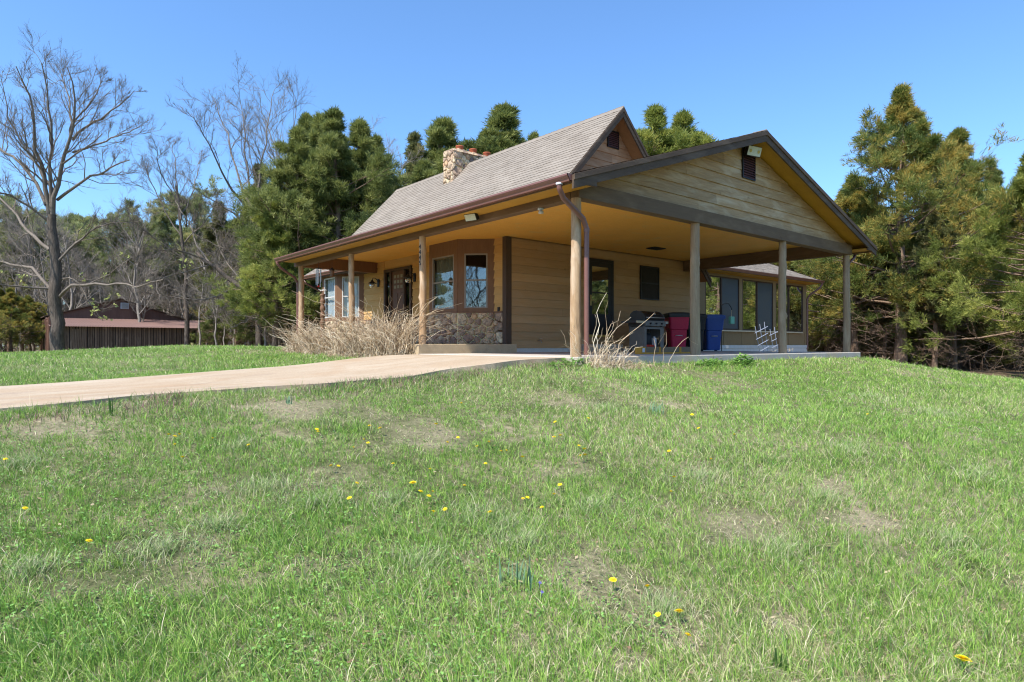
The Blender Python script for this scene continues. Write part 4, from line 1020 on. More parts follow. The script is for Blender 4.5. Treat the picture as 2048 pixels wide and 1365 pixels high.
for x in (6.3, 6.9, 7.5):
    for y in (by - .2, by + 2.8): m.box(x - .06, x + .06, y - .06, y + .06, bz - .2, 1.5 if y < by else 2.1)
m.box(5.9, 7.6, by - .3, by - .2, 1.36, 1.47); m.box(5.9, 7.6, by + 2.75, by + 2.85, 2.0, 2.15)
m.build('open_bay_frame', T['barnslat'], barn)
m = MB(); ga = [(-3.1, by + 3.1, bz), (6.1, by + 3.1, bz), (6.1, by + 3.1, 2.3), (1.5, by + 3.1, 3.75), (-3.1, by + 3.1, 2.3)]
xx = -3.1
top = lambda x: 3.75 - abs(x - 1.5) * (1.45 / 4.6)
while xx < 6.09:
    x2 = min(6.1, xx + .92); m.tint()
    pts = [(xx, by + 3.1, 1.8), (x2, by + 3.1, 1.8), (x2, by + 3.1, top(x2))] + ([(1.5, by + 3.1, 3.75)] if xx < 1.5 < x2 else []) + [(xx, by + 3.1, top(xx))]
    m.prism(pts, (0, .06, 0)); m.box(xx - .015, xx + .015, by + 3.08, by + 3.1, 1.8, top(xx) - .03); xx = x2
m.build('gable_wall', T['barn'], barn)
m = MB()
for s in (-1, 1): m.prism([(1.5 + s * 4.85, by + 2.9, 2.25), (1.5, by + 2.9, 3.78), (1.5, by + 2.9, 3.85), (1.5 + s * 4.85, by + 2.9, 2.32)], (0, 12, 0))
m.build('main_roof', T['fascia'], barn)
m = MB(); m.box(1.55, 2.1, by + 3.0, by + 3.07, 3.02, 3.5); v_ = m.build('vent_panel', T['white'], barn)
m = MB()
for i in range(6): m.box(1.6, 2.05, by + 2.97, by + 2.999, 3.07 + i * .07, 3.10 + i * .07)
m.build('slats', T['sash'], v_)

# --- small plants on the lawn
def shoots(px, py, n, h, label, mat='shoot', spread=.06, wdt=.010):
    x, y, z, t = ground_hit(px, py); V, Q = [], []
    for i in range(n):
        a = random.uniform(0, 2 * PI); r = spread * random.random(); bx_, by_ = r * math.cos(a), r * math.sin(a); hh = h * random.uniform(.55, 1); ln = random.uniform(-.18, .18) * hh; l2 = random.uniform(-.18, .18) * hh
        ta = random.uniform(0, PI); wx, wy = wdt * math.cos(ta), wdt * math.sin(ta); b = len(V)
        for u in (0, .4, .75, 1):
            q_ = (1 - u * u * .9)
            cx_, cy_ = bx_ + ln * u * u, by_ + l2 * u * u
            V += [(cx_ - wx * q_, cy_ - wy * q_, hh * u - .02), (cx_ + wx * q_, cy_ + wy * q_, hh * u - .02)]
        Q += [(b + 2 * k, b + 2 * k + 1, b + 2 * k + 3, b + 2 * k + 2) for k in range(3)]
    o = link('bulb_plant', np_mesh('bulb_plant', V, Q), T[mat]); o.location = (x, y, z)
    return tag(o, label, 'plant')
shoots(222, 832, 6, .20, 'thin dark green daffodil shoots at the near edge of the driveway', 'stem', .03, .006)
shoots(578, 808, 9, .12, 'small blue green tuft of shoots right below the driveway', 'shoot', .05, .008)
shoots(1311, 826, 26, .17, 'blue green tuft of bulb leaves in the upper lawn', 'shoot', .12, .008)
shoots(1045, 1175, 20, .17, 'blue green clump of long bulb leaves in the middle lawn', 'shoot', .12, .007)
shoots(1560, 1345, 5, .12, 'broad dark green leaves at the bottom edge of the lawn', 'stem', .03, .02)

# dandelions
DL = [(350, 838), (338, 839), (359, 840), (350, 860), (425, 851), (497, 863), (634, 835), (636, 842), (739, 830), (760, 830), (728, 857), (736, 867), (707, 875), (872, 826), (895, 864), (916, 858), (954, 873), (978, 869), (1002, 888), (1013, 887), (971, 913), (786, 913), (860, 925),
      (826, 950), (714, 950), (699, 985), (841, 971), (866, 970), (858, 980), (929, 956), (867, 1014), (890, 1009), (980, 1013), (50, 1000), (11, 892), (178, 1068), (146, 1363), (923, 786), (365, 892), (662, 916), (677, 915), (965, 843),
      (1177, 819), (1110, 828), (1384, 813), (1397, 840), (1469, 858), (1121, 856), (1108, 860), (1158, 878), (1169, 885), (1161, 898), (1170, 898), (1045, 900), (1422, 906), (1338, 890), (1120, 958), (1108, 977), (1055, 983), (1046, 987), (1084, 1004), (1342, 974), (1348, 943),
      (1226, 1154), (1295, 1167), (1358, 1219), (1926, 1315), (1376, 1265), (1316, 1226), (1735, 825)]
BIG = {(1926, 1315): ('largest yellow dandelion, fully open near the lower right of the lawn', .032), (1358, 1219): ('open yellow dandelion in the lower middle lawn, nearest but one to the camera', .024),
       (826, 950): ('bright open dandelion above a loose row of three in the middle lawn', .026), (1226, 1154): ('yellow dandelion left of a smaller one in the lower middle lawn', .02)}
protos = []
for k in range(3):
    r2 = random.Random(k); m = MB()
    for ring, (n, r0, r1, z1) in enumerate(((18, .15, 1.0, .12), (15, .12, .80, .28), (11, .08, .55, .40), (7, .03, .3, .46))):
        for i in range(n):
            a = 2 * PI * (i + .5 * ring + r2.uniform(-.2, .2)) / n; wd = .13; c, s = math.cos(a), math.sin(a); rl = r1 * r2.uniform(.88, 1.05)
            m.add([(r0 * c + wd * .5 * s, r0 * s - wd * .5 * c, .1 + ring * .05), (r0 * c - wd * .5 * s, r0 * s + wd * .5 * c, .1 + ring * .05), (rl * c - wd * s, rl * s + wd * c, z1), (rl * c + wd * s, rl * s - wd * c, z1)], [(0, 1, 2, 3)])
    m.lathe([(.05, -.25), (.28, -.12), (.3, .1), (.1, .2)], (0, 0, 0), 10)
    me_ = m.build('dandelion', T['petal']); protos.append(me_.data); bpy.data.objects.remove(me_)
m = MB(); m.tube([(0, 0, -.2), (.04, .02, -1.4), (.0, .06, -3.2)], [.08, .09, .11], 6); st_ = m.build('stem', T['stem']); STEM = st_.data; bpy.data.objects.remove(st_)
for i, p in enumerate(DL):
    h_ = ground_hit(*p)
    if not h_: continue
    lab, r = BIG.get(p, ('small yellow dandelion flower among the other small ones in the grass', random.uniform(.013, .019)))
    r *= 1 + .035 * max(0, h_[3] - 5)
    x, y, z, t = h_
    o = bpy.data.objects.new('dandelion', protos[i % 3]); COL.objects.link(o); hz_ = .055 + .02 * random.random()
    dx, dy = x - CX, y - CY; sc_ = 1 - (hz_ / max(.4, (CZ - z)))       # keep the flower head, not its foot, where it grows
    o.location = (CX + dx * sc_, CY + dy * sc_, float(hgt(CX + dx * sc_, CY + dy * sc_)) + hz_); o.scale = (r, r, r); o.rotation_euler = (random.uniform(-.35, .35) + .1, random.uniform(-.35, .35), random.uniform(0, 6))
    tag(o, lab, 'dandelion', 'dandelions in the lawn')
    s_ = bpy.data.objects.new('stem', STEM); COL.objects.link(s_); s_.parent = o
for p, lab in (((1080, 1192), 'tiny violet flower in the middle lawn, the upper of two'), ((1084, 1212), 'tiny violet flower in the middle lawn, the lower of two')):
    x, y, z, t = ground_hit(*p); m = MB()
    for k in range(5): a = 2 * PI * k / 5; m.add([(0, 0, 0), (.006 * math.cos(a - .5), .006 * math.sin(a - .5), .003), (.010 * math.cos(a), .010 * math.sin(a), .002), (.006 * math.cos(a + .5), .006 * math.sin(a + .5), .003)], [(0, 1, 2, 3)])
    m.tube([(0, 0, 0), (0, 0, -.06)], .0015, 5); o = m.build('violet', T['purple']); o.location = (x, y, z + .06); o.rotation_euler = (.5, -.3, 0); tag(o, lab, 'flower', 'violets in the lawn')
# leafy weeds in front of the slab, pale rock
def weeds(name, cx, cy, rx, ry, n, h, label):
    a = rng.uniform(0, 2 * np.pi, n); q_ = np.sqrt(rng.uniform(0, 1, n)); x = cx + rx * q_ * np.cos(a); y = cy + ry * q_ * np.sin(a); z = hgt(x, y) + rng.uniform(.02, h, n) * (1.1 - q_ ** 2)
    az = rng.uniform(0, 2 * np.pi, n); L = rng.uniform(.05, .10, n); W = L * rng.uniform(.4, .6, n); up = rng.uniform(-.2, .6, n)
    d = np.stack([np.cos(az), np.sin(az), up], -1); s = np.stack([-np.sin(az), np.cos(az), rng.uniform(-.3, .3, n)], -1); c = np.stack([x, y, z], -1)
    V = np.stack([c, c + d * (L * .45)[:, None] + s * (W * .5)[:, None], c + d * L[:, None], c + d * (L * .45)[:, None] - s * (W * .5)[:, None]], 1).reshape(-1, 3)
    Q = np.arange(4 * n).reshape(n, 4); t = np.repeat(rng.uniform(0, 1, n), 4)
    return tag(link(name, np_mesh(name, V, Q, tint=t), T['weed']), label, 'weed', kind='thing')
x, y = at(1487, 11.6); weeds('weed_clump', x, y, .35, .14, 520, .20, 'bright green leafy weed clump against the carport slab edge')
x, y = at(1420, 11.1); weeds('weed_clump', x, y, .45, .12, 300, .10, 'low green leafy weeds left of the taller weed clump by the slab')
x, y = at(1180, 9.6); weeds('weed_clump', x - .3, y + .05, .5, .2, 260, .09, 'low green leafy weeds below the heap of dry stalks')
x, y, z, t = ground_hit(1437, 722); m = MB(); m.lathe([(0, -.03), (.13, 0), (.15, .03), (.10, .07), (0, .08)], (0, 0, 0), 9, False)
for v in m.v: v.x *= 1 + .25 * math.sin(v.y * 30); v.z += .015 * math.sin(v.x * 40)
o = m.build('rock', T['rock']); o.location = (x, y + .1, z + .02); tag(o, 'pale tan flat rock lying at the slab edge in the grass', 'rock')
# ------------------------------------------------------------------ trees
def unit(v): return v / (np.linalg.norm(v, axis=-1, keepdims=True) + 1e-9)
def children(P, Rr, n, u0, u1, ratio, ang, upb, rr, K=5, wob=.05, curve=.1, rk=.55, rmin=.006, lmin=.0):
    B, K0, _ = P.shape
    u = rr.uniform(u0, u1, (B, n)); f = u * (K0 - 1); i = np.minimum(f.astype(int), K0 - 2); w = (f - i)[..., None]
    bi = np.arange(B)[:, None]
    p0, p1 = P[bi, i], P[bi, i + 1]
    pos = p0 * (1 - w) + p1 * w; d = unit(p1 - p0); r = Rr[bi, i] * (1 - w[..., 0]) + Rr[bi, i + 1] * w[..., 0]
    Lp = np.linalg.norm(P[:, 1:] - P[:, :-1], axis=-1).sum(1)[:, None]
    g = rr.normal(0, 1, (B, n, 3)); pp = unit(g - d * (g * d).sum(-1, keepdims=True))
    a = np.radians(rr.normal(ang, ang * .25, (B, n)))[..., None]
    cd_ = unit(np.cos(a) * d + np.sin(a) * pp + np.array([0, 0, upb]))
    L = np.maximum(lmin, ratio * Lp * (1.2 - .65 * u) * rr.uniform(.55, 1.3, (B, n)))
    v = np.linspace(0, 1, K)
    C = pos[:, :, None, :] + cd_[:, :, None, :] * (L[..., None] * v)[..., None]
    C[..., 2] += curve * L[..., None] * v ** 2
    wb = rr.normal(0, wob, (B, n, K, 3)) * L[..., None, None]; wb[:, :, 0] = 0
    C = C + np.cumsum(wb, axis=2) * .6
    rc = np.maximum(rmin, r * rk * rr.uniform(.7, 1.1, (B, n)))[..., None] * (1 - .55 * v)
    return C.reshape(-1, K, 3), np.maximum(rc.reshape(-1, K), rmin * .5)

def join_tubes(parts):
    Vs, Qs, off = [], [], 0
    for P, Rr, S in parts:
        V, Q = tubes(P, Rr, S); Vs.append(V); Qs.append(Q + off); off += len(V)
    return np.concatenate(Vs), np.concatenate(Qs)

def smooth_poly(pts):
    P = np.asarray(pts, float); out = [P[0]]
    E = np.concatenate([[2 * P[0] - P[1]], P, [2 * P[-1] - P[-2]]])
    for i in range(1, len(E) - 2):
        for u in (.25, .5, .75, 1): a, b, c, d = E[i - 1:i + 3]; out.append(.5 * (2 * b + (c - a) * u + (2 * a - 5 * b + 4 * c - d) * u * u + (3 * b - a - 3 * c + d) * u ** 3))
    return np.array(out)
def resample(pts, K):
    pts = smooth_poly(pts)
    pts = np.asarray(pts, float); s = np.concatenate([[0], np.cumsum(np.linalg.norm(np.diff(pts, axis=0), axis=1))]); s /= s[-1]
    u = np.linspace(0, 1, K); return np.stack([np.interp(u, s, pts[:, j]) for j in range(3)], -1)

def sprays(P, per, nb, L, W, rr, up=.4, spread=.8, u0=.1, base_t=None, tvar=.3, jit=.055):
    B, K, _ = P.shape
    u = rr.uniform(u0, 1, (B, per)); f = u * (K - 1); i = np.minimum(f.astype(int), K - 2); w = (f - i)[..., None]; bi = np.arange(B)[:, None]
    pos = P[bi, i] * (1 - w) + P[bi, i + 1] * w; d = unit(P[bi, i + 1] - P[bi, i])
    pos = pos + rr.normal(0, jit, pos.shape)
    N = B * per; pos = pos.reshape(N, 3); d = unit(d.reshape(N, 3) + np.array([0, 0, up]))
    bd = unit(d[:, None, :] + rr.normal(0, spread, (N, nb, 3)) * .7)
    l = L * rr.uniform(.55, 1.25, (N, nb, 1)); wd = W * rr.uniform(.7, 1.3, (N, nb, 1))
    sv = unit(np.cross(bd, rr.normal(0, 1, (N, nb, 3))))
    c = pos[:, None, :] + rr.normal(0, L * .15, (N, nb, 3))
    V = np.stack([c, c + bd * l * .55 + sv * wd, c + bd * l, c + bd * l * .55 - sv * wd], 2).reshape(-1, 3)
    Q = np.arange(len(V)).reshape(-1, 4)
    bt = base_t if base_t is not None else rr.uniform(.2, .8, B)
    t = np.clip(np.repeat(bt, per)[:, None] + rr.normal(0, tvar * .5, (N, 1)) + rr.normal(0, .06, (N, nb)), 0, 1)
    return V, Q, np.repeat(t.reshape(-1), 4)

def cedar_mesh(seed, H, Rad, z0, n=95, sub=9, per=4, nb=7, L=.22, W=.0105, profile='cone', droop=.0, tmean=.45, tr=.17, dead=26):
    rr = np.random.default_rng(seed)
    K = 9; zs = np.linspace(0, H * .98, K)
    tr_ = np.stack([rr.normal(0, .012 * H, K).cumsum() * .35, rr.normal(0, .012 * H, K).cumsum() * .35, zs], -1); tr_[0, :2] = 0
    tr_[0, 2] = -.5
    TR = tr * (1 - .92 * zs / H) ** .8 ; TR[0] *= 1.3
    s = (np.arange(n) + rr.uniform(0, 1, n)) / n; s = s[(s < .85) | (rr.uniform(0, 1, n) < .75)]; n = len(s)
    z = z0 + (H * .965 - z0) * s
    az = np.arange(n) * 2.399 + rr.normal(0, .5, n)
    if profile == 'cone': pr = 1.08 * (1 - s) ** .98 * np.minimum(1, (s + .22) / .36) * (1 - .3 * sstep(s, .7, .97)) + .01
    elif profile == 'slim': pr = 1.05 * (1 - s) ** .95 * np.minimum(1, (s + .25) / .36) * (1 - .5 * sstep(s, .6, .95)) + .015
    elif profile == 'broad': pr = (1 - s ** 1.6) * np.minimum(1, (s + .25) / .4) + .05
    else: pr = np.sqrt(np.maximum(0, 1 - (2 * s - .95) ** 2)) * .95 + .12
    lob = 1 + .2 * np.sin(az * 2 + seed + s * 5) + .2 * np.sin(az * 3 + s * 11 + seed)
    LL = Rad * pr * rr.uniform(.45, 1.08, n) * lob
    el = np.radians((4 if profile != 'pine' else 20) + 30 * s ** 1.5 + rr.normal(0, 9, n)) - droop * (1 - s)
    if profile in ('cone', 'broad', 'slim'):                  # a few upright leaders make extra spires
        ld = rr.choice(np.where((s > .25) & (s < .66))[0], 6, replace=False); el[ld] = np.radians(rr.uniform(50, 66, 6)); LL[ld] = np.minimum(LL[ld] * 1.2, (1 - s[ld]) * H * .42)
    v = np.linspace(0, 1, 6)[None, :]
    bx_, by_ = np.interp(z, zs, tr_[:, 0]), np.interp(z, zs, tr_[:, 1])
    out = LL[:, None] * v * np.cos(el)[:, None]
    Pl = np.stack([bx_[:, None] + out * np.cos(az)[:, None], by_[:, None] + out * np.sin(az)[:, None], z[:, None] + LL[:, None] * (v * np.sin(el)[:, None] + .13 * v ** 2.2)], -1)
    wb = rr.normal(0, .04, Pl.shape) * LL[:, None, None]; wb[:, 0] = 0; Pl = Pl + wb.cumsum(1) * .5
    Rl = np.maximum(.008, np.interp(z, zs, TR)[:, None] * .38 * (1 - .8 * v)); 
    S1, R1 = children(Pl, Rl, sub, .36, 1, .40, 46, .1, rr, K=4, rk=.5, curve=.08, lmin=.08)
    S2, R2 = children(S1, R1, 4, .45, 1, .48, 42, .16, rr, K=3, rk=.5, curve=.08, lmin=.06)
    limb_t = np.clip(tmean + rr.normal(0, .17, n), 0, 1)
    t1 = np.repeat(limb_t, sub) + rr.normal(0, .08, n * sub); t2 = np.repeat(t1, 4) + rr.normal(0, .05, n * sub * 4)
    parts = [sprays(S2, per, nb, L, W, rr, u0=.25, base_t=t2), sprays(S1, per, nb, L, W, rr, u0=.45, base_t=t1), sprays(Pl, 4, nb, L, W, rr, u0=.6, base_t=limb_t), sprays(np.repeat(tr_[None, -2:], 6, 0), 3, 5, L * .8, W, rr, up=2.2, spread=.35, u0=.2, jit=.03, base_t=np.full(6, tmean))]
    V = np.concatenate([p[0] for p in parts]); Q = []; off = 0
    for p in parts: Q.append(p[1] + off); off += len(p[0])
    crown = np_mesh('crown', V, np.concatenate(Q), tint=np.concatenate([p[2] for p in parts]))
    tp_ = [(tr_[None], TR[None], 9), (Pl, Rl, 4), (S1[::2], R1[::2], 3)]
    if dead:                                               # bare lower limbs
        zz = rr.uniform(.5, max(z0 * 1.25, 1.6), dead); a2 = rr.uniform(0, 6.28, dead); l2 = Rad * rr.uniform(.25, .7, dead); e2 = np.radians(rr.normal(5, 18, dead))
        D = np.stack([(l2 * np.cos(e2) * np.cos(a2))[:, None] * v, (l2 * np.cos(e2) * np.sin(a2))[:, None] * v, zz[:, None] + (l2 * np.sin(e2))[:, None] * v], -1)
        DR = .016 * (1 - .7 * v) * np.ones((dead, 1)); tp_ += [(D, DR, 3)]; d2 = children(D, DR, 7, .25, 1, .4, 45, -.02, rr, K=4, rmin=.006, rk=.6); tp_.append((*d2, 3)); d3 = children(*d2, 3, .2, 1, .5, 45, 0, rr, K=3, rmin=.005); tp_.append((*d3, 3))
    tV, tQ = join_tubes(tp_)
    return np_mesh('trunk', tV, tQ, smooth=True), crown

def bare_mesh(seed, mains, n1=7, n2=6, n3=4, r1=.45, K=12):
    """mains: list of (points (K,3), r0, r1)"""
    rr = np.random.default_rng(seed)
    P = np.stack([resample(m[0], K) for m in mains]); Rr = np.stack([np.linspace(m[1], m[2], K) for m in mains])
    L = np.linalg.norm(np.diff(P, axis=1), axis=-1).sum(1)
    wb = rr.normal(0, .0065, P.shape) * L[:, None, None]; wb[:, 0] = 0; P = P + wb; Rr[1:] *= .72; Rr[0] *= .9
    a, ar = children(P[1:], Rr[1:], n1, .18, 1, r1, 42, .22, rr, K=6, rk=.5, rmin=.012, wob=.06)
    b, br = children(a, ar, n2, .2, 1, .5, 42, .15, rr, K=5, rk=.55, rmin=.008, wob=.07)
    c, cr = children(b, br, n3, .15, 1, .55, 40, .1, rr, K=4, rk=.6, rmin=.0048, wob=.08)
    t0 = join_tubes([(P[:1], Rr[:1], 12)]); t1 = join_tubes([(P[1:], Rr[1:], 7), (a, ar, 5), (b, br, 3), (c, cr, 3)])
    return np_mesh('trunk', *t0, smooth=True), np_mesh('branches', *t1, smooth=True), c

def place_tree(name, label, meshes, mats, names, loc, s=1, rz=0, group=None, cat='tree', sz=None):
    t = thing(name, label, cat, loc, rz, group); t.scale = (s, s, sz or s)
    for me, mt, nm in zip(meshes, mats, names):
        o = bpy.data.objects.new(nm, me); COL.objects.link(o); o.parent = t
        if not me.materials: me.materials.append(mt)
    return t

def px_mains(spec, t0, rr):
    """main limbs measured on the photograph, given real depth around the trunk"""
    ox, oy = at(spec[0][0][0][0], t0); oz = float(hgt(ox, oy)); out = []
    for i, (pts, r0, r1) in enumerate(spec):
        dt = 0 if i == 0 else rr.uniform(-3.2, 3.2); Q = []
        s0 = 0.
        for j, (px, py) in enumerate(pts):
            u = j / (len(pts) - 1); t = t0 + dt * u ** 1.2
            x, y = at(px, t); z = CZ - (py - HY) / F * t
            Q.append((x - ox, y - oy, z - oz - (.4 if (i == 0 and j == 0) else 0)))
        out.append((Q, r0, r1))
    return out, (ox, oy, oz)

rr = np.random.default_rng(12)
HERO = [([(116, 708), (113, 640), (112, 560), (108, 490), (104, 430)], .36, .2),
    ([(106, 450), (112, 390), (125, 330), (142, 275), (146, 235), (150, 190), (135, 135)], .17, .03), ([(142, 275), (140, 200), (120, 145)], .08, .02),
    ([(98, 430), (88, 360), (70, 300), (68, 245), (55, 190), (30, 135)], .16, .03), ([(115, 400), (170, 360), (218, 340), (258, 320)], .10, .03),
    ([(146, 280), (176, 252), (225, 222), (268, 182)], .09, .02), ([(146, 305), (197, 287), (240, 270), (280, 255)], .07, .02),
    ([(92, 410), (60, 350), (20, 310), (-30, 280), (-70, 240)], .12, .03), ([(94, 440), (45, 405), (0, 385), (-50, 385)], .09, .03),
    ([(100, 500), (46, 450), (10, 405), (-30, 370)], .12, .03), ([(110, 590), (75, 545), (30, 530), (-30, 520), (-90, 530)], .12, .03),
    ([(118, 595), (150, 572), (225, 570), (280, 572), (325, 560)], .11, .03), ([(114, 525), (160, 480), (200, 452), (280, 445)], .09, .02),
    ([(106, 580), (60, 575), (10, 572), (-40, 560)], .08, .02), ([(104, 440), (100, 360), (105, 280), (95, 200), (80, 125)], .13, .03),
    ([(112, 390), (60, 310), (25, 250), (5, 170)], .1, .02), ([(148, 245), (185, 200), (205, 160)], .06, .02), ([(112, 560), (150, 560), (180, 610), (205, 640)], .06, .015)]
mn, loc = px_mains(HERO, 30, rr)
tk, br, tips = bare_mesh(5, mn, 10, 8, 7, .34)
bud_i = rr.choice(len(tips), 260); low = tips[bud_i][tips[bud_i][:, -1, 2] < 4.2]
V, Q, tt = sprays(low, 2, 3, .13, .035, rr, up=-.2)
place_tree('oak_tree', 'big bare deciduous tree with thick grey trunk standing in front of the barn', (tk, br, np_mesh('buds', V, Q, tint=tt)), (T['bark'], T['twig'], T['bud']), ('trunk', 'branches', 'leaves'), loc)
SP = [([(375, 700), (372, 600), (368, 500), (362, 440), (352, 370)], .19, .06), ([(362, 440), (355, 390), (350, 330), (345, 290)], .08, .02), ([(366, 480), (330, 420), (300, 360), (285, 310)], .07, .02),
      ([(362, 440), (390, 370), (400, 310)], .06, .02), ([(366, 490), (420, 430), (440, 380)], .06, .02), ([(368, 520), (300, 470), (262, 440)], .06, .02), ([(372, 590), (420, 560), (470, 540)], .05, .02), ([(371, 600), (320, 590), (280, 585)], .05, .02), ([(372, 640), (340, 625), (310, 610)], .04, .015), ([(370, 560), (420, 530), (455, 470)], .05, .02), ([(352, 400), (320, 340), (312, 290)], .05, .02)]
mn, loc = px_mains(SP, 42, rr); tk, br, _ = bare_mesh(6, mn, 10, 8, 7, .34)
place_tree('bare_tree', 'slender bare tree with straight dark trunk right of the barn front', (tk, br), (T['bark'], T['twig']), ('trunk', 'branches'), loc)
C_ = [([(520, 692), (515, 560), (506, 430)], .22, .12), ([(506, 430), (459, 370), (423, 299), (388, 232)], .11, .02), ([(506, 430), (470, 330), (450, 250), (428, 195)], .10, .02), ([(506, 430), (492, 300), (480, 195)], .1, .02), ([(508, 440), (525, 320), (540, 220), (550, 180)], .1, .02),
      ([(512, 480), (470, 430), (425, 400), (395, 380)], .08, .02), ([(510, 460), (560, 380), (585, 280), (592, 200)], .09, .02), ([(514, 540), (450, 500), (410, 480)], .06, .02)]
mn, loc = px_mains(C_, 37, rr); tk, br, _ = bare_mesh(7, mn, 10, 8, 7, .34)
place_tree('bare_tree', 'tall bare tree with fanned upright branches left of the big green cedar', (tk, br), (T['bark'], T['twig']), ('trunk', 'branches'), loc)
E_ = [([(562, 694), (548, 640), (530, 607), (480, 575), (439, 544), (390, 508)], .24, .08), ([(439, 544), (400, 500), (372, 440), (350, 400)], .08, .02), ([(480, 575), (440, 590), (400, 600), (350, 590)], .07, .02), ([(400, 515), (350, 500), (300, 505)], .06, .02), ([(530, 607), (480, 620), (430, 640)], .06, .02), ([(500, 585), (450, 520), (430, 460)], .07, .02), ([(545, 635), (500, 640), (455, 660)], .05, .02), ([(420, 530), (370, 545), (310, 560)], .06, .02)]
mn, loc = px_mains(E_, 33, rr); tk, br, _ = bare_mesh(8, mn, 10, 8, 7, .34)
place_tree('leaning_tree', 'bare grey tree with trunk leaning far to the left beside the porch', (tk, br), (T['bark'], T['twig']), ('trunk', 'branches'), loc)

PROTO = {}
def proto(key, mat, *a, **k):
    t, c = cedar_mesh(*a, **k); t.materials.append(T['cbark']); c.materials.append(T[mat]); PROTO[key] = (t, c, a[1])
proto('gA', 'cedar_green', 101, 10.4, 3.9, .9, n=96, sub=8, per=4, nb=8, W=.0105)
proto('gB', 'cedar_green', 102, 9.5, 3.0, 1.0, n=84, sub=8)
proto('gC', 'cedar_green', 103, 9.0, 2.0, 1.2, n=90, sub=8, profile='slim', W=.0105, L=.22)
proto('bA', 'cedar_bronze', 104, 11.6, 4.1, 2.2, n=100, sub=8, per=4, nb=8, W=.0105, tmean=.5, tr=.21)
proto('bB', 'cedar_bronze', 105, 10.0, 3.9, 2.0, n=84, sub=8, per=4, nb=8, W=.0105, tmean=.48, tr=.18)
proto('fA', 'cedar_fresh', 106, 9.8, 4.2, 1.7, n=84, sub=8, per=4, nb=8, W=.0105, droop=.15, tr=.18)
proto('dA', 'cedar_dark', 107, 11.0, 2.4, 3.0, n=90, sub=9, per=4, nb=6, W=.018, L=.2, dead=34)
proto('pA', 'pine', 108, 13.5, 3.2, 6.0, n=60, sub=8, per=5, nb=7, W=.018, L=.3, profile='pine', tr=.2)
proto('pB', 'pine', 109, 12.0, 2.7, 4.5, n=55, sub=8, per=5, nb=7, W=.018, L=.3, profile='pine', tr=.18)
proto('sA', 'cedar_dark', 110, 10.0, 1.9, 3.5, n=55, sub=6, per=3, nb=6, W=.016, L=.2, profile='cone', dead=8)
def cedar(key, px, t, top, label, group=None, wide=1., name='cedar_tree', rz=None, basez=None):
    x, y = at(px, t); z = float(hgt(x, y)) if basez is None else basez
    tk, cr, H = PROTO[key]; zt = CZ + (HY - top) / F * t; s = (zt - z) / H
    th = thing(name, label, 'tree', (x, y, z), random.uniform(0, 6.28) if rz is None else rz, group); th.scale = (s * wide, s * wide, s)
    for me, nm in ((tk, 'trunk'), (cr, 'crown')):
        o = bpy.data.objects.new(nm, me); COL.objects.link(o); o.parent = th
    return th
# left of the house
cedar('gA', 672, 29, 208, 'large dense green cedar rising behind the left end of the porch', wide=1.15)
cedar('gB', 600, 28, 250, 'green cedar at the left side of the large dense cedar', wide=1.15)
cedar('fA', 548, 27, 400, 'low spreading bright green cedar left of the porch end', wide=1.0)
cedar('gB', 725, 31, 236, 'green cedar spire on the right shoulder of the large cedar', wide=1.2)
cedar('gB', 640, 33, 224, 'green cedar spire directly behind the large cedar', wide=1.2)
cedar('gA', 752, 34, 262, 'dark green cedar between the large cedar and the roof edge', wide=.95)
cedar('dA', 520, 44, 325, 'dark olive cedar behind the fanned bare branches', wide=1.0)
cedar('dA', 440, 50, 400, 'dark cedar in the wood behind the slender bare tree', wide=1.2)
cedar('dA', 472, 46, 470, 'dark straight trunked cedar between the barn and the leaning tree', wide=.8)
cedar('gB', 610, 36, 225, 'pointed cedar top showing behind the left shoulder of the large cedar', wide=.9)
# above the roof
cedar('sA', 826, 42, 258, 'thin sparse pine above the left end of the roof ridge', wide=1.1, name='pine_tree')
cedar('gB', 848, 40, 318, 'small green cedar left of the chimney', wide=1.2)
cedar('gB', 893, 44, 236, 'green cedar rising behind the stone chimney', wide=1.5)
cedar('gA', 1010, 46, 203, 'tall pointed green cedar right of the chimney above the ridge', wide=1.5)
cedar('gB', 968, 48, 262, 'narrow cedar between the chimney and the tall pointed cedar', wide=.8)
cedar('gB', 1072, 50, 262, 'small cedar tip just above the roof ridge', wide=.8)
cedar('fA', 1312, 44, 212, 'light green cedar right of the upper gable, the taller of the group', wide=1.25)
cedar('fA', 1362, 45, 222, 'light green cedar between two others above the carport rake', wide=1.15)
cedar('fA', 1400, 46, 262, 'light green cedar tip lowest in the group above the carport rake', wide=1.1)
# right of the house
cedar('bA', 1800, 27, 165, 'tallest bronze tipped cedar right of the carport', wide=1.1)
cedar('bB', 1905, 30, 252, 'rounded bronze green cedar beside the tallest one', wide=1.05)
cedar('bB', 1712, 28.5, 345, 'bronze green cedar directly behind the right carport post', wide=1.1)
cedar('fA', 2062, 22.5, 300, 'fresh green spreading cedar at the right edge of the lawn', wide=1.0)
cedar('gA', 1985, 36, 330, 'dark green cedar behind the rounded bronze cedar', wide=1.0)
cedar('fA', 1650, 34, 470, 'green cedar behind the right end of the sunroom', wide=1.1)
cedar('bB', 1560, 36, 480, 'bronze cedar half hidden behind the sunroom roof', wide=1.2)
cedar('dA', 1868, 25.5, 400, 'dark cedar with a leaning double trunk at the lawn edge', wide=.9)
cedar('dA', 1912, 27, 420, 'dark cedar with thin reddish trunk right of the leaning double trunk', wide=.8)
cedar('dA', 1768, 29, 430, 'dark cedar with a thin trunk just left of the tallest cedar trunk', wide=.8)
cedar('gA', 2130, 27, 280, 'green cedar at the far right edge of the photo', wide=1.0)
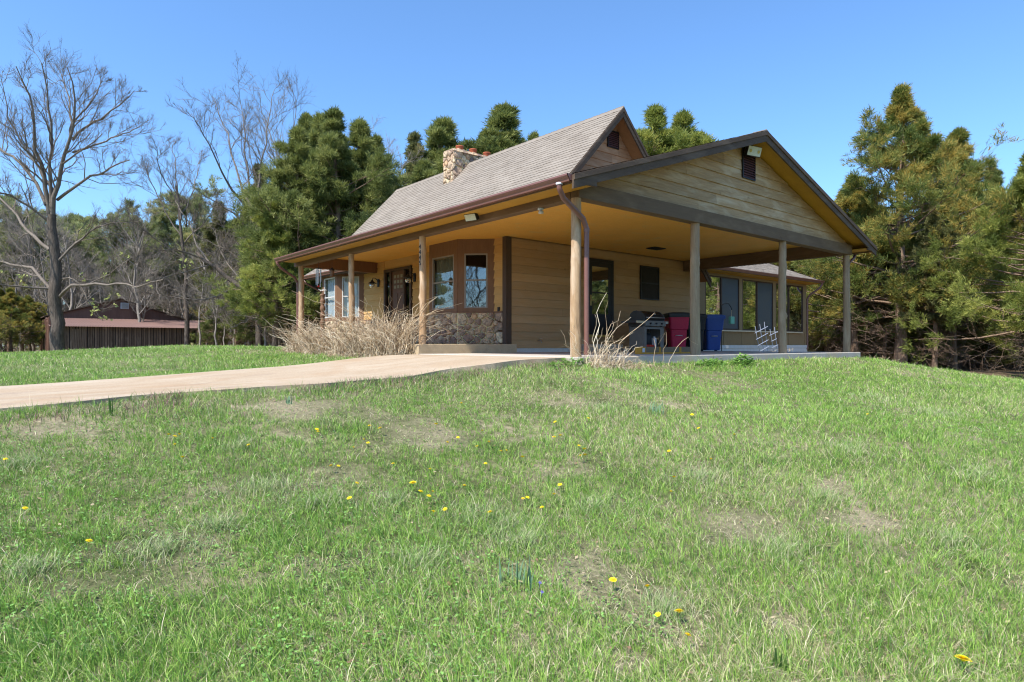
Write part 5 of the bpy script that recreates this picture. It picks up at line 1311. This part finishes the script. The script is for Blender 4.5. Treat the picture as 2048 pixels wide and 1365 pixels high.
cedar('fA', 1745, 33, 640, 'low bright green young cedar in the shade behind the right post', wide=2.2)
for i in range(11):
    cedar('gB' if i % 2 else 'fA', 1735 + i * 30 + random.uniform(-10, 10), random.uniform(29, 40), random.uniform(640, 685), 'low young cedar in the shade under the trees right of the house', 'young cedars under the trees right of the house', wide=1.8)
for i in range(8):
    cedar('bB' if i % 2 else 'gA', 1640 + i * 55 + random.uniform(-15, 15), random.uniform(31, 38), random.uniform(400, 500), 'bushy cedar filling the second row of the wood right of the house', 'second row cedars right of the house', wide=1.35)
# the wood behind, one by one
GL = 'trees in the wood behind the barn'; GR = 'trees in the wood right of the house'; GB = 'trees in the wood behind the house'
rnd = random.Random(9)
LB = {'pA': 'tall pine in the dense wood behind the barn', 'pB': 'rounded pine in the dense wood behind the barn', 'dA': 'dark cedar in the dense wood behind the barn', 'gB': 'green cedar in the dense wood behind the barn', 'bB': 'olive cedar in the dense wood behind the barn'}
for i in range(46):
    k_ = ['pA', 'pB', 'pA', 'pB', 'dA', 'gB', 'bB'][i % 7]; px = -330 + i * 20.5 + rnd.uniform(-14, 14); t = rnd.uniform(58, 92)
    if px < 60 and i % 3 == 0: k_ = 'bB'; t = rnd.uniform(50, 60)
    top = rnd.gauss(455, 22) if px > 120 else rnd.gauss(470, 22)
    if k_ in ('dA', 'bB', 'gB'): top += 60
    cedar(k_, px, t, top, LB[k_], GL, wide=rnd.uniform(.9, 1.25), name='pine_tree' if k_[0] == 'p' else 'cedar_tree')
for i, (px, t, top) in enumerate(((-60, 44, 560), (20, 47, 575), (60, 50, 590), (-140, 42, 540), (455, 52, 560), (430, 44, 600), (500, 40, 560), (540, 42, 480))):
    cedar('bB' if i < 4 else 'gB', px, t, top, LB['bB'] if i < 4 else LB['gB'], GL, wide=1.3)
for i in range(34):
    k_ = ['dA', 'gA', 'bB', 'dA', 'fA'][i % 5]; px = 1560 + i * 24 + rnd.uniform(-16, 16); t = rnd.uniform(31, 54)
    top = rnd.gauss(440, 45) if px < 1960 else rnd.gauss(400, 40)
    cedar(k_, px, t, top, {'dA': 'dark cedar', 'gA': 'green cedar', 'bB': 'bronze cedar', 'fA': 'fresh green cedar'}[k_] + ' in the shady wood right of the house', GR, wide=rnd.uniform(.9, 1.2))
for i in range(22):
    k_ = ['dA', 'gB', 'pB', 'gA'][i % 4]; px = 620 + i * 46 + rnd.uniform(-20, 20); t = rnd.uniform(46, 66)
    cedar(k_, px, t, rnd.gauss(455, 25), {'dA': 'dark cedar', 'gB': 'green cedar', 'pB': 'rounded pine', 'gA': 'dense green cedar'}[k_] + ' in the wood behind the house', GB, wide=1.1, name='pine_tree' if k_[0] == 'p' else 'cedar_tree')
# bare trees in the wood and behind the camera (they show in the bay window)
def gen_bare(seed, H, r):
    rr = np.random.default_rng(seed); tr_ = [(0, 0, -.4), (rr.normal(0, .1), rr.normal(0, .1), H * .25), (rr.normal(0, .2), rr.normal(0, .2), H * .5), (rr.normal(0, .3), rr.normal(0, .3), H * .9)]
    ms = [(tr_, r, r * .25)]; T_ = resample(tr_, 20)
    for i in range(11):
        k = int(rr.integers(6, 19)); a = i * 2.4 + rr.normal(0, .3); L = H * rr.uniform(.22, .42); p = T_[k]; e = np.radians(rr.uniform(35, 65)); d = np.array([math.cos(a) * math.cos(e), math.sin(a) * math.cos(e), math.sin(e)])
        ms.append(([p, p + d * L * .5, p + d * L + np.array([0, 0, L * .15])], r * .4, r * .08))
    t, b, _ = bare_mesh(seed, ms, 7, 6, 4); t.materials.append(T['twigpale']); b.materials.append(T['twigpale']); return t, b
BT = [gen_bare(201, 11, .16), gen_bare(202, 9, .12)]
def bare(i, px, t, s, label, group, xy=None):
    x, y = xy if xy else at(px, t)
    th = thing('bare_tree', label, 'tree', (x, y, float(hgt(x, y))), random.uniform(0, 6.28), group); th.scale = (s, s, s)
    for me, nm in zip(BT[i], ('trunk', 'branches')):
        o = bpy.data.objects.new(nm, me); COL.objects.link(o); o.parent = th
for i in range(30):
    px = -60 + i * 21 + rnd.uniform(-18, 18); bare(i % 2, px, rnd.uniform(50, 64), rnd.uniform(.75, 1.05), 'bare grey tree in the dense wood behind the barn', 'bare trees in the wood behind the barn')
for i, (px, t, s) in enumerate(((590, 40, 1.25), (560, 42, 1.2), (735, 40, 1.1), (700, 44, 1.12))): bare(i % 2, px, t, s, 'bare treetop showing thin twigs behind the large green cedar', 'bare treetops behind the large cedar')
for i in range(24):
    bare(1, 140 + i * 18 + rnd.uniform(-10, 10), rnd.uniform(56, 66) if i < 15 else rnd.uniform(36, 46), rnd.uniform(.45, .7) + .2 * (i < 15), 'small bare grey understory tree between the barn and the porch', 'bare saplings at the wood edge')
for i, (x, y, s) in enumerate(((-19, -8.5, 1.0), (-22, -12.5, 1.1), (-24, -4.5, .9), (-27, -10, 1.1), (-17, -14, .9))): bare(i % 2, 0, 0, s, 'bare tree behind the viewer, mirrored in the bay window glass', 'bare trees mirrored in the bay window', (x, y))

for i in range(16):
    k_ = ['pA', 'dA', 'pB', 'gB'][i % 4]; cedar(k_, -1250 + i * 58 + rnd.uniform(-20, 20), rnd.uniform(34, 48), rnd.uniform(250, 360), 'evergreen left of the view, mirrored in the bay window glass', 'evergreens mirrored in the bay window', wide=1.2, name='evergreen_tree')
for i in range(18):
    k_ = ['gA', 'bB', 'dA', 'fA'][i % 4]; a_ = R_(-58 + i * 3.2); s_ = rnd.uniform(34, 44); x, y = 8 + s_ * math.cos(a_), 4 + s_ * math.sin(a_); tk_, cr_, H_ = PROTO[k_]
    th = thing('evergreen_tree', 'evergreen right of the view, mirrored in the sunroom windows', 'tree', (x, y, float(hgt(x, y))), rnd.uniform(0, 6), 'evergreens mirrored in the sunroom windows'); q_ = rnd.uniform(.9, 1.2); th.scale = (q_ * 1.1, q_ * 1.1, q_)
    for me, nm in ((tk_, 'trunk'), (cr_, 'crown')):
        o = bpy.data.objects.new(nm, me); COL.objects.link(o); o.parent = th

# undergrowth and the far wood: uncountable
rr = np.random.default_rng(77)
def brush(n, k0, k1, t0, t1, h0, h1, r):
    k = rr.uniform(k0, k1, n); t = rr.uniform(t0, t1, n); x = CX + t * (FW[0] + k * RT[0]); y = CY + t * (FW[1] + k * RT[1]); z = hgt(x, y) - .1
    ok = ~((x > -5) & (x < 9) & (y > 36) & (y < 66)); x, y, z = x[ok], y[ok], z[ok]; n = len(x)
    H = rr.uniform(h0, h1, n); az = rr.uniform(0, 6.28, n); ln = H * rr.uniform(.1, .9, n); u = np.linspace(0, 1, 5)[None]
    P = np.stack([x[:, None] + (ln * np.cos(az))[:, None] * u, y[:, None] + (ln * np.sin(az))[:, None] * u, z[:, None] + H[:, None] * (1.3 * u - .4 * u ** 2)], -1) + rr.normal(0, .04, (n, 5, 3)) * H[:, None, None]
    R2 = r * rr.uniform(.6, 1.4, (n, 1)) * (1 - .6 * u); c = np.array([[.17, .14, .11], [.11, .09, .07], [.24, .2, .165], [.09, .07, .055]])[rr.integers(0, 4, n)]
    a, ar = children(P, R2, 4, .3, 1, .45, 42, .05, rr, K=4, rk=.6, rmin=r * .4); ca = np.repeat(c, 4, axis=0)
    return (P, R2, c), (a, ar, ca)
Vs, Qs, Cs, off = [], [], [], 0
for args in ((700, -.95, -.28, 40, 60, .8, 3.2, .014), (260, -.38, -.27, 29, 38, .5, 1.6, .010), (420, .42, 1.1, 26, 44, .5, 2.0, .011)):
    for P, R2, c in brush(*args):
        V, Q = tubes(P, R2, 3); Vs.append(V); Qs.append(Q + off); off += len(V); Cs.append(np.repeat(c, P.shape[1] * 3, axis=0))
tag(link('undergrowth', np_mesh('undergrowth', np.concatenate(Vs), np.concatenate(Qs), col=np.concatenate(Cs)), T['dead']), 'grey tangled brush filling the shade under the trees', 'undergrowth', kind='stuff')
n = 70000
k = rr.uniform(-1.7, 1.7, n); t = rr.uniform(95, 130, n); x = CX + t * (FW[0] + k * RT[0]); y = CY + t * (FW[1] + k * RT[1]); zt = 8.5 + 2.2 * np.sin(k * 23) + 1.6 * np.sin(k * 57 + 1)
z = hgt(x, y) + zt * rr.uniform(0, 1, n) ** .8; c = np.stack([x, y, z], -1); a = unit(rr.normal(0, 1, (n, 3))); b = unit(np.cross(a, rr.normal(0, 1, (n, 3)))); s = rr.uniform(.25, .7, (n, 1))
V = np.stack([c - a * s, c + b * s * .6, c + a * s, c - b * s * .6], 1).reshape(-1, 3)
tag(link('woods', np_mesh('woods', V, np.arange(4 * n).reshape(n, 4), tint=np.repeat(rr.uniform(0, .9, n), 4)), T['pine']), 'distant mass of woodland closing the view', 'woods', kind='stuff')

# ------------------------------------------------------------------ grass: a few hundred thousand blades
rr = np.random.default_rng(5)
def vnoise(x, y, s, seed):
    r_ = np.random.default_rng(seed); g = r_.uniform(0, 1, (64, 64)); fx, fy = x / s, y / s; i, j = np.floor(fx).astype(int), np.floor(fy).astype(int); u, v = fx - i, fy - j; u = u * u * (3 - 2 * u); v = v * v * (3 - 2 * v)
    G = lambda a, b: g[a % 64, b % 64]
    return (G(i, j) * (1 - u) + G(i + 1, j) * u) * (1 - v) + (G(i, j + 1) * (1 - u) + G(i + 1, j + 1) * u) * v
def fnoise(x, y, s, seed): return .55 * vnoise(x, y, s, seed) + .3 * vnoise(x, y, s / 2.3, seed + 1) + .15 * vnoise(x, y, s / 5, seed + 2)
def lawn_ok(x, y):
    e0 = DY0 + .10 * np.sin(x * 1.9) + .05 * np.sin(x * 5.3 + 1); e1 = DY1 + .06 * np.sin(x * 1.3 + 2)
    e0 = e0 + .2 * np.maximum(0, vnoise(x, y, .28, 12) - .5); e1 = e1 - .3 * np.maximum(0, vnoise(x, y, .35, 13) - .5)
    drive = (x < -.1) & (y > e0 + .02) & (y < e1 - .02)
    slab = (x > -.2) & (x < 9.85) & (y > -.26); porch = (x > -.22) & (x < 20) & (y > 4.35); bed = (x > 9.85) & (x < 18) & (y > 2.2); drygrass = (np.abs(x + .4) < .45) & (y > 4.6) & (y < 10.8)
    return ~(drive | slab | porch | bed | drygrass)
def pts_polar(n, t0, t1, p, kmax=1.0):
    u = rr.uniform(0, 1, n); q_ = 2 - p; t = (t0 ** q_ + u * (t1 ** q_ - t0 ** q_)) ** (1 / q_); k = rr.uniform(-kmax, kmax, n)
    return CX + t * (FW[0] + k * RT[0]), CY + t * (FW[1] + k * RT[1]), t, k
GRN = np.array([[.165, .32, .045], [.23, .405, .062], [.32, .48, .095], [.11, .25, .048], [.42, .53, .165]]); STW = np.array([[.52, .45, .27], [.60, .53, .36], [.40, .38, .20]])
def blades(x, y, t, H, W, bend_az, bend, col, z=None):
    n = len(x); z = hgt(x, y) - .008 if z is None else z
    az = rr.uniform(0, 2 * np.pi, n); sx, sy = np.cos(az) * W * .5, np.sin(az) * W * .5
    bx_, by_ = np.cos(bend_az) * bend * H, np.sin(bend_az) * bend * H
    V = np.empty((n, 5, 3), np.float32)
    for i, (u, wd) in enumerate(((0, 1), (0, -1), (.55, -.85), (.55, .85), (1, 0))):
        V[:, i, 0] = x + bx_ * u ** 1.7 + sx * wd; V[:, i, 1] = y + by_ * u ** 1.7 + sy * wd; V[:, i, 2] = z + H * u * np.sqrt(np.maximum(.08, 1 - (bend * u * .75) ** 2))
    b = (np.arange(n) * 5)[:, None]
    return V.reshape(-1, 3), b + np.array([[0, 1, 2, 3]]), b + np.array([[3, 2, 4]]), np.repeat(col, 5, axis=0)
parts = []
TF = 6
x, y, t, k = pts_polar(NGRASS // TF, 1.3, 36, 1.55, 1.3)
tw = rr.uniform(0, 6.28, len(x)); tg = rr.normal(0, 1, len(x)); th_ = rr.lognormal(0, .3, len(x))
x, y, t, tw, tg, th_ = (np.repeat(v, TF) for v in (x, y, t, tw, tg, th_))
x = x + rr.normal(0, .011, len(x)) * np.maximum(1, t / 4.5); y = y + rr.normal(0, .011, len(x)) * np.maximum(1, t / 4.5)
dirt = .6 * fnoise(x, y, 1.5, 40) + .4 * fnoise(x, y, .42, 44)
dirt = dirt - .30 * dry_spots(x, y) * fnoise(x, y, .35, 47)
straw = fnoise(x, y, 2.1, 50); lush = fnoise(x, y, 1.7, 60); wind = 2 * np.pi * fnoise(x, y, 2.5, 70)
keep = lawn_ok(x, y) & (rr.uniform(0, 1, len(x)) < np.clip((dirt - .24) * 6, .35, 1)) & (lawn_mask(x, y) > rr.uniform(0, 1, len(x)))
x, y, t, straw, lush, wind, dirt, tw, tg, th_ = (v[keep] for v in (x, y, t, straw, lush, wind, dirt, tw, tg, th_)); n = len(x)
H = (.026 + .052 * lush ** 1.6 + .012 * straw) * rr.lognormal(0, .28, n) * th_; W = .0026 * np.maximum(1, t / 4.2) ** .85 * rr.uniform(.7, 1.4, n)
dd = np.clip((.40 - dirt) * 7, 0, 1); H *= 1 - .45 * dd; ps = np.clip(.20 + .7 * (straw - .5) + .4 * dd, .08, .75); iss = rr.uniform(0, 1, n) < ps
gi = np.clip((lush * 5.5 - .6 + tg * 1.1 + rr.normal(0, .4, n)), 0, 4).astype(int); gi = np.where(rr.uniform(0, 1, n) < .3, 4 - gi, gi)
col = np.where(iss[:, None], STW[rr.integers(0, 3, n)] * 1.1, GRN[gi]) * rr.uniform(.75, 1.25, (n, 1))
parts.append(blades(x, y, t, H, W, np.where(rr.uniform(0, 1, n) < .6, tw, wind) + rr.normal(0, .8, n), rr.uniform(.1, 1.1, n) + .3 * iss + .4 * dd * iss, col))
# long pale tufts where the photograph has them, and others scattered
TU = [(530, 985, .5), (940, 1040, .5), (1010, 1060, .4), (1210, 822, .45), (1400, 962, .5), (1190, 1020, .5), (40, 935, .35), (640, 1010, .35), (1045, 1090, .45), (320, 1110, .4), (850, 1130, .45), (1560, 1110, .45), (60, 1150, .4), (780, 1010, .3), (1900, 1090, .4), (1330, 1230, .35), (430, 1060, .3), (1700, 905, .4), (1960, 960, .45), (1300, 790, .4), (1750, 800, .6), (1880, 830, .6), (480, 900, .3), (1640, 1000, .3)]
for (px, py, r) in TU:
    h_ = ground_hit(px, py)
    x0, y0, z0, t0 = h_; r *= .55 + .08 * t0; n = int(1000 * r / (.5 + .1 * t0)) + 120
    a = rr.uniform(0, 6.28, n); q_ = np.abs(rr.normal(0, .55, n)) * r; x = x0 + q_ * np.cos(a); y = y0 + q_ * np.sin(a) * .8; ok = lawn_ok(x, y); x, y, a, q_ = x[ok], y[ok], a[ok], q_[ok]; n = len(x)
    H = rr.uniform(.05, .125, n) * np.clip(1.1 - q_ / r * .45, .4, 1); W = np.full(n, .0032 * max(1, t0 / 4.2) ** .8)
    lean = math.atan2(RT[1], RT[0]) + .5
    pale = rr.uniform(0, 1, n) < .5
    col = np.where(pale[:, None], np.array([[.46, .45, .27]]), np.array([[.25, .38, .11]])) * rr.uniform(.75, 1.2, (n, 1))
    parts.append(blades(x, y, np.full(n, t0), H, W, lean + rr.normal(0, 2.0, n), rr.uniform(.35, 1.15, n), col))
# clover and small round weeds
x, y, t, k = pts_polar(60000, 1.7, 12, 1.5); cl = fnoise(x, y, 1.1, 90); keep = lawn_ok(x, y) & (cl > .55) & (rr.uniform(0, 1, len(x)) < .8); x, y, t, cl = x[keep], y[keep], t[keep], cl[keep]; n = len(x)
az = rr.uniform(0, 6.28, n); s = .0075 * rr.uniform(.6, 1.4, n) * np.maximum(1, t / 5) ** .6; z = hgt(x, y) + rr.uniform(.01, .05, n)
d = np.stack([np.cos(az), np.sin(az), rr.uniform(-.3, .5, n)], -1) * s[:, None]; e = np.stack([-np.sin(az), np.cos(az), rr.uniform(-.3, .3, n)], -1) * s[:, None] * .75; c = np.stack([x, y, z], -1)
cV = np.stack([c - d, c + e, c + d, c - e], 1).reshape(-1, 3); cC = np.repeat(np.array([[.19, .36, .085]]) * rr.uniform(.7, 1.4, (n, 1)), 4, axis=0); cQ = np.arange(4 * n).reshape(n, 4)
# fallen leaves and thatch flakes
x, y, t, k = pts_polar(7000, 1.7, 16, 1.4); keep = lawn_ok(x, y) & (fnoise(x, y, 1.9, 120) > .42); x, y, t = x[keep], y[keep], t[keep]; n = len(x)
az = rr.uniform(0, 6.28, n); s = rr.uniform(.006, .017, n) * np.maximum(1, t / 6) ** .5; z = hgt(x, y) + rr.uniform(.008, .035, n)
d = np.stack([np.cos(az), np.sin(az), rr.uniform(-.4, .4, n)], -1) * s[:, None]; e = np.stack([-np.sin(az), np.cos(az), rr.uniform(-.5, .5, n)], -1) * s[:, None] * .5; c = np.stack([x, y, z], -1)
V = np.stack([c - d, c + e, c + d, c - e], 1).reshape(-1, 3); cV = np.concatenate([cV, V]); cC = np.concatenate([cC, np.repeat(np.array([[.34, .24, .14], [.46, .36, .23], [.24, .15, .09]])[rr.integers(0, 3, n)], 4, axis=0)]); cQ = np.arange(len(cV)).reshape(-1, 4)
# purple-brown dead nettle along the drive edge, upright weeds along the far lawn crest
x = rr.uniform(-11, -.4, 9000); y = DY0 - np.abs(rr.normal(0, .28, 9000)) - .02; ok = lawn_ok(x, y) & (vnoise(x, y, .7, 33) > .35); x, y = x[ok], y[ok]; n = len(x)
tt = (x - CX) * FW[0] + (y - CY) * FW[1]; cc = np.array([[.20, .16, .10], [.24, .13, .13], [.13, .20, .05], [.10, .17, .05]])[rr.integers(0, 4, n)]
parts.append(blades(x, y, tt, rr.uniform(.04, .12, n), np.full(n, .0065), rr.uniform(0, 6.28, n), rr.uniform(.1, .8, n), cc * 1.35))
Vs, Qs, Ts, Cs, off = [], [], [], [], 0
for V, Q, Tr, C in parts: Vs.append(V); Qs.append(Q + off); Ts.append(Tr + off); Cs.append(C); off += len(V)
Vs.append(cV); Qs.append(cQ + off); Cs.append(cC)
tag(link('grass', np_mesh('grass', np.concatenate(Vs), np.concatenate(Qs), np.concatenate(Ts), col=np.concatenate(Cs)), T['grass']), 'spring lawn of mixed green and straw coloured grass blades', 'grass', kind='stuff')
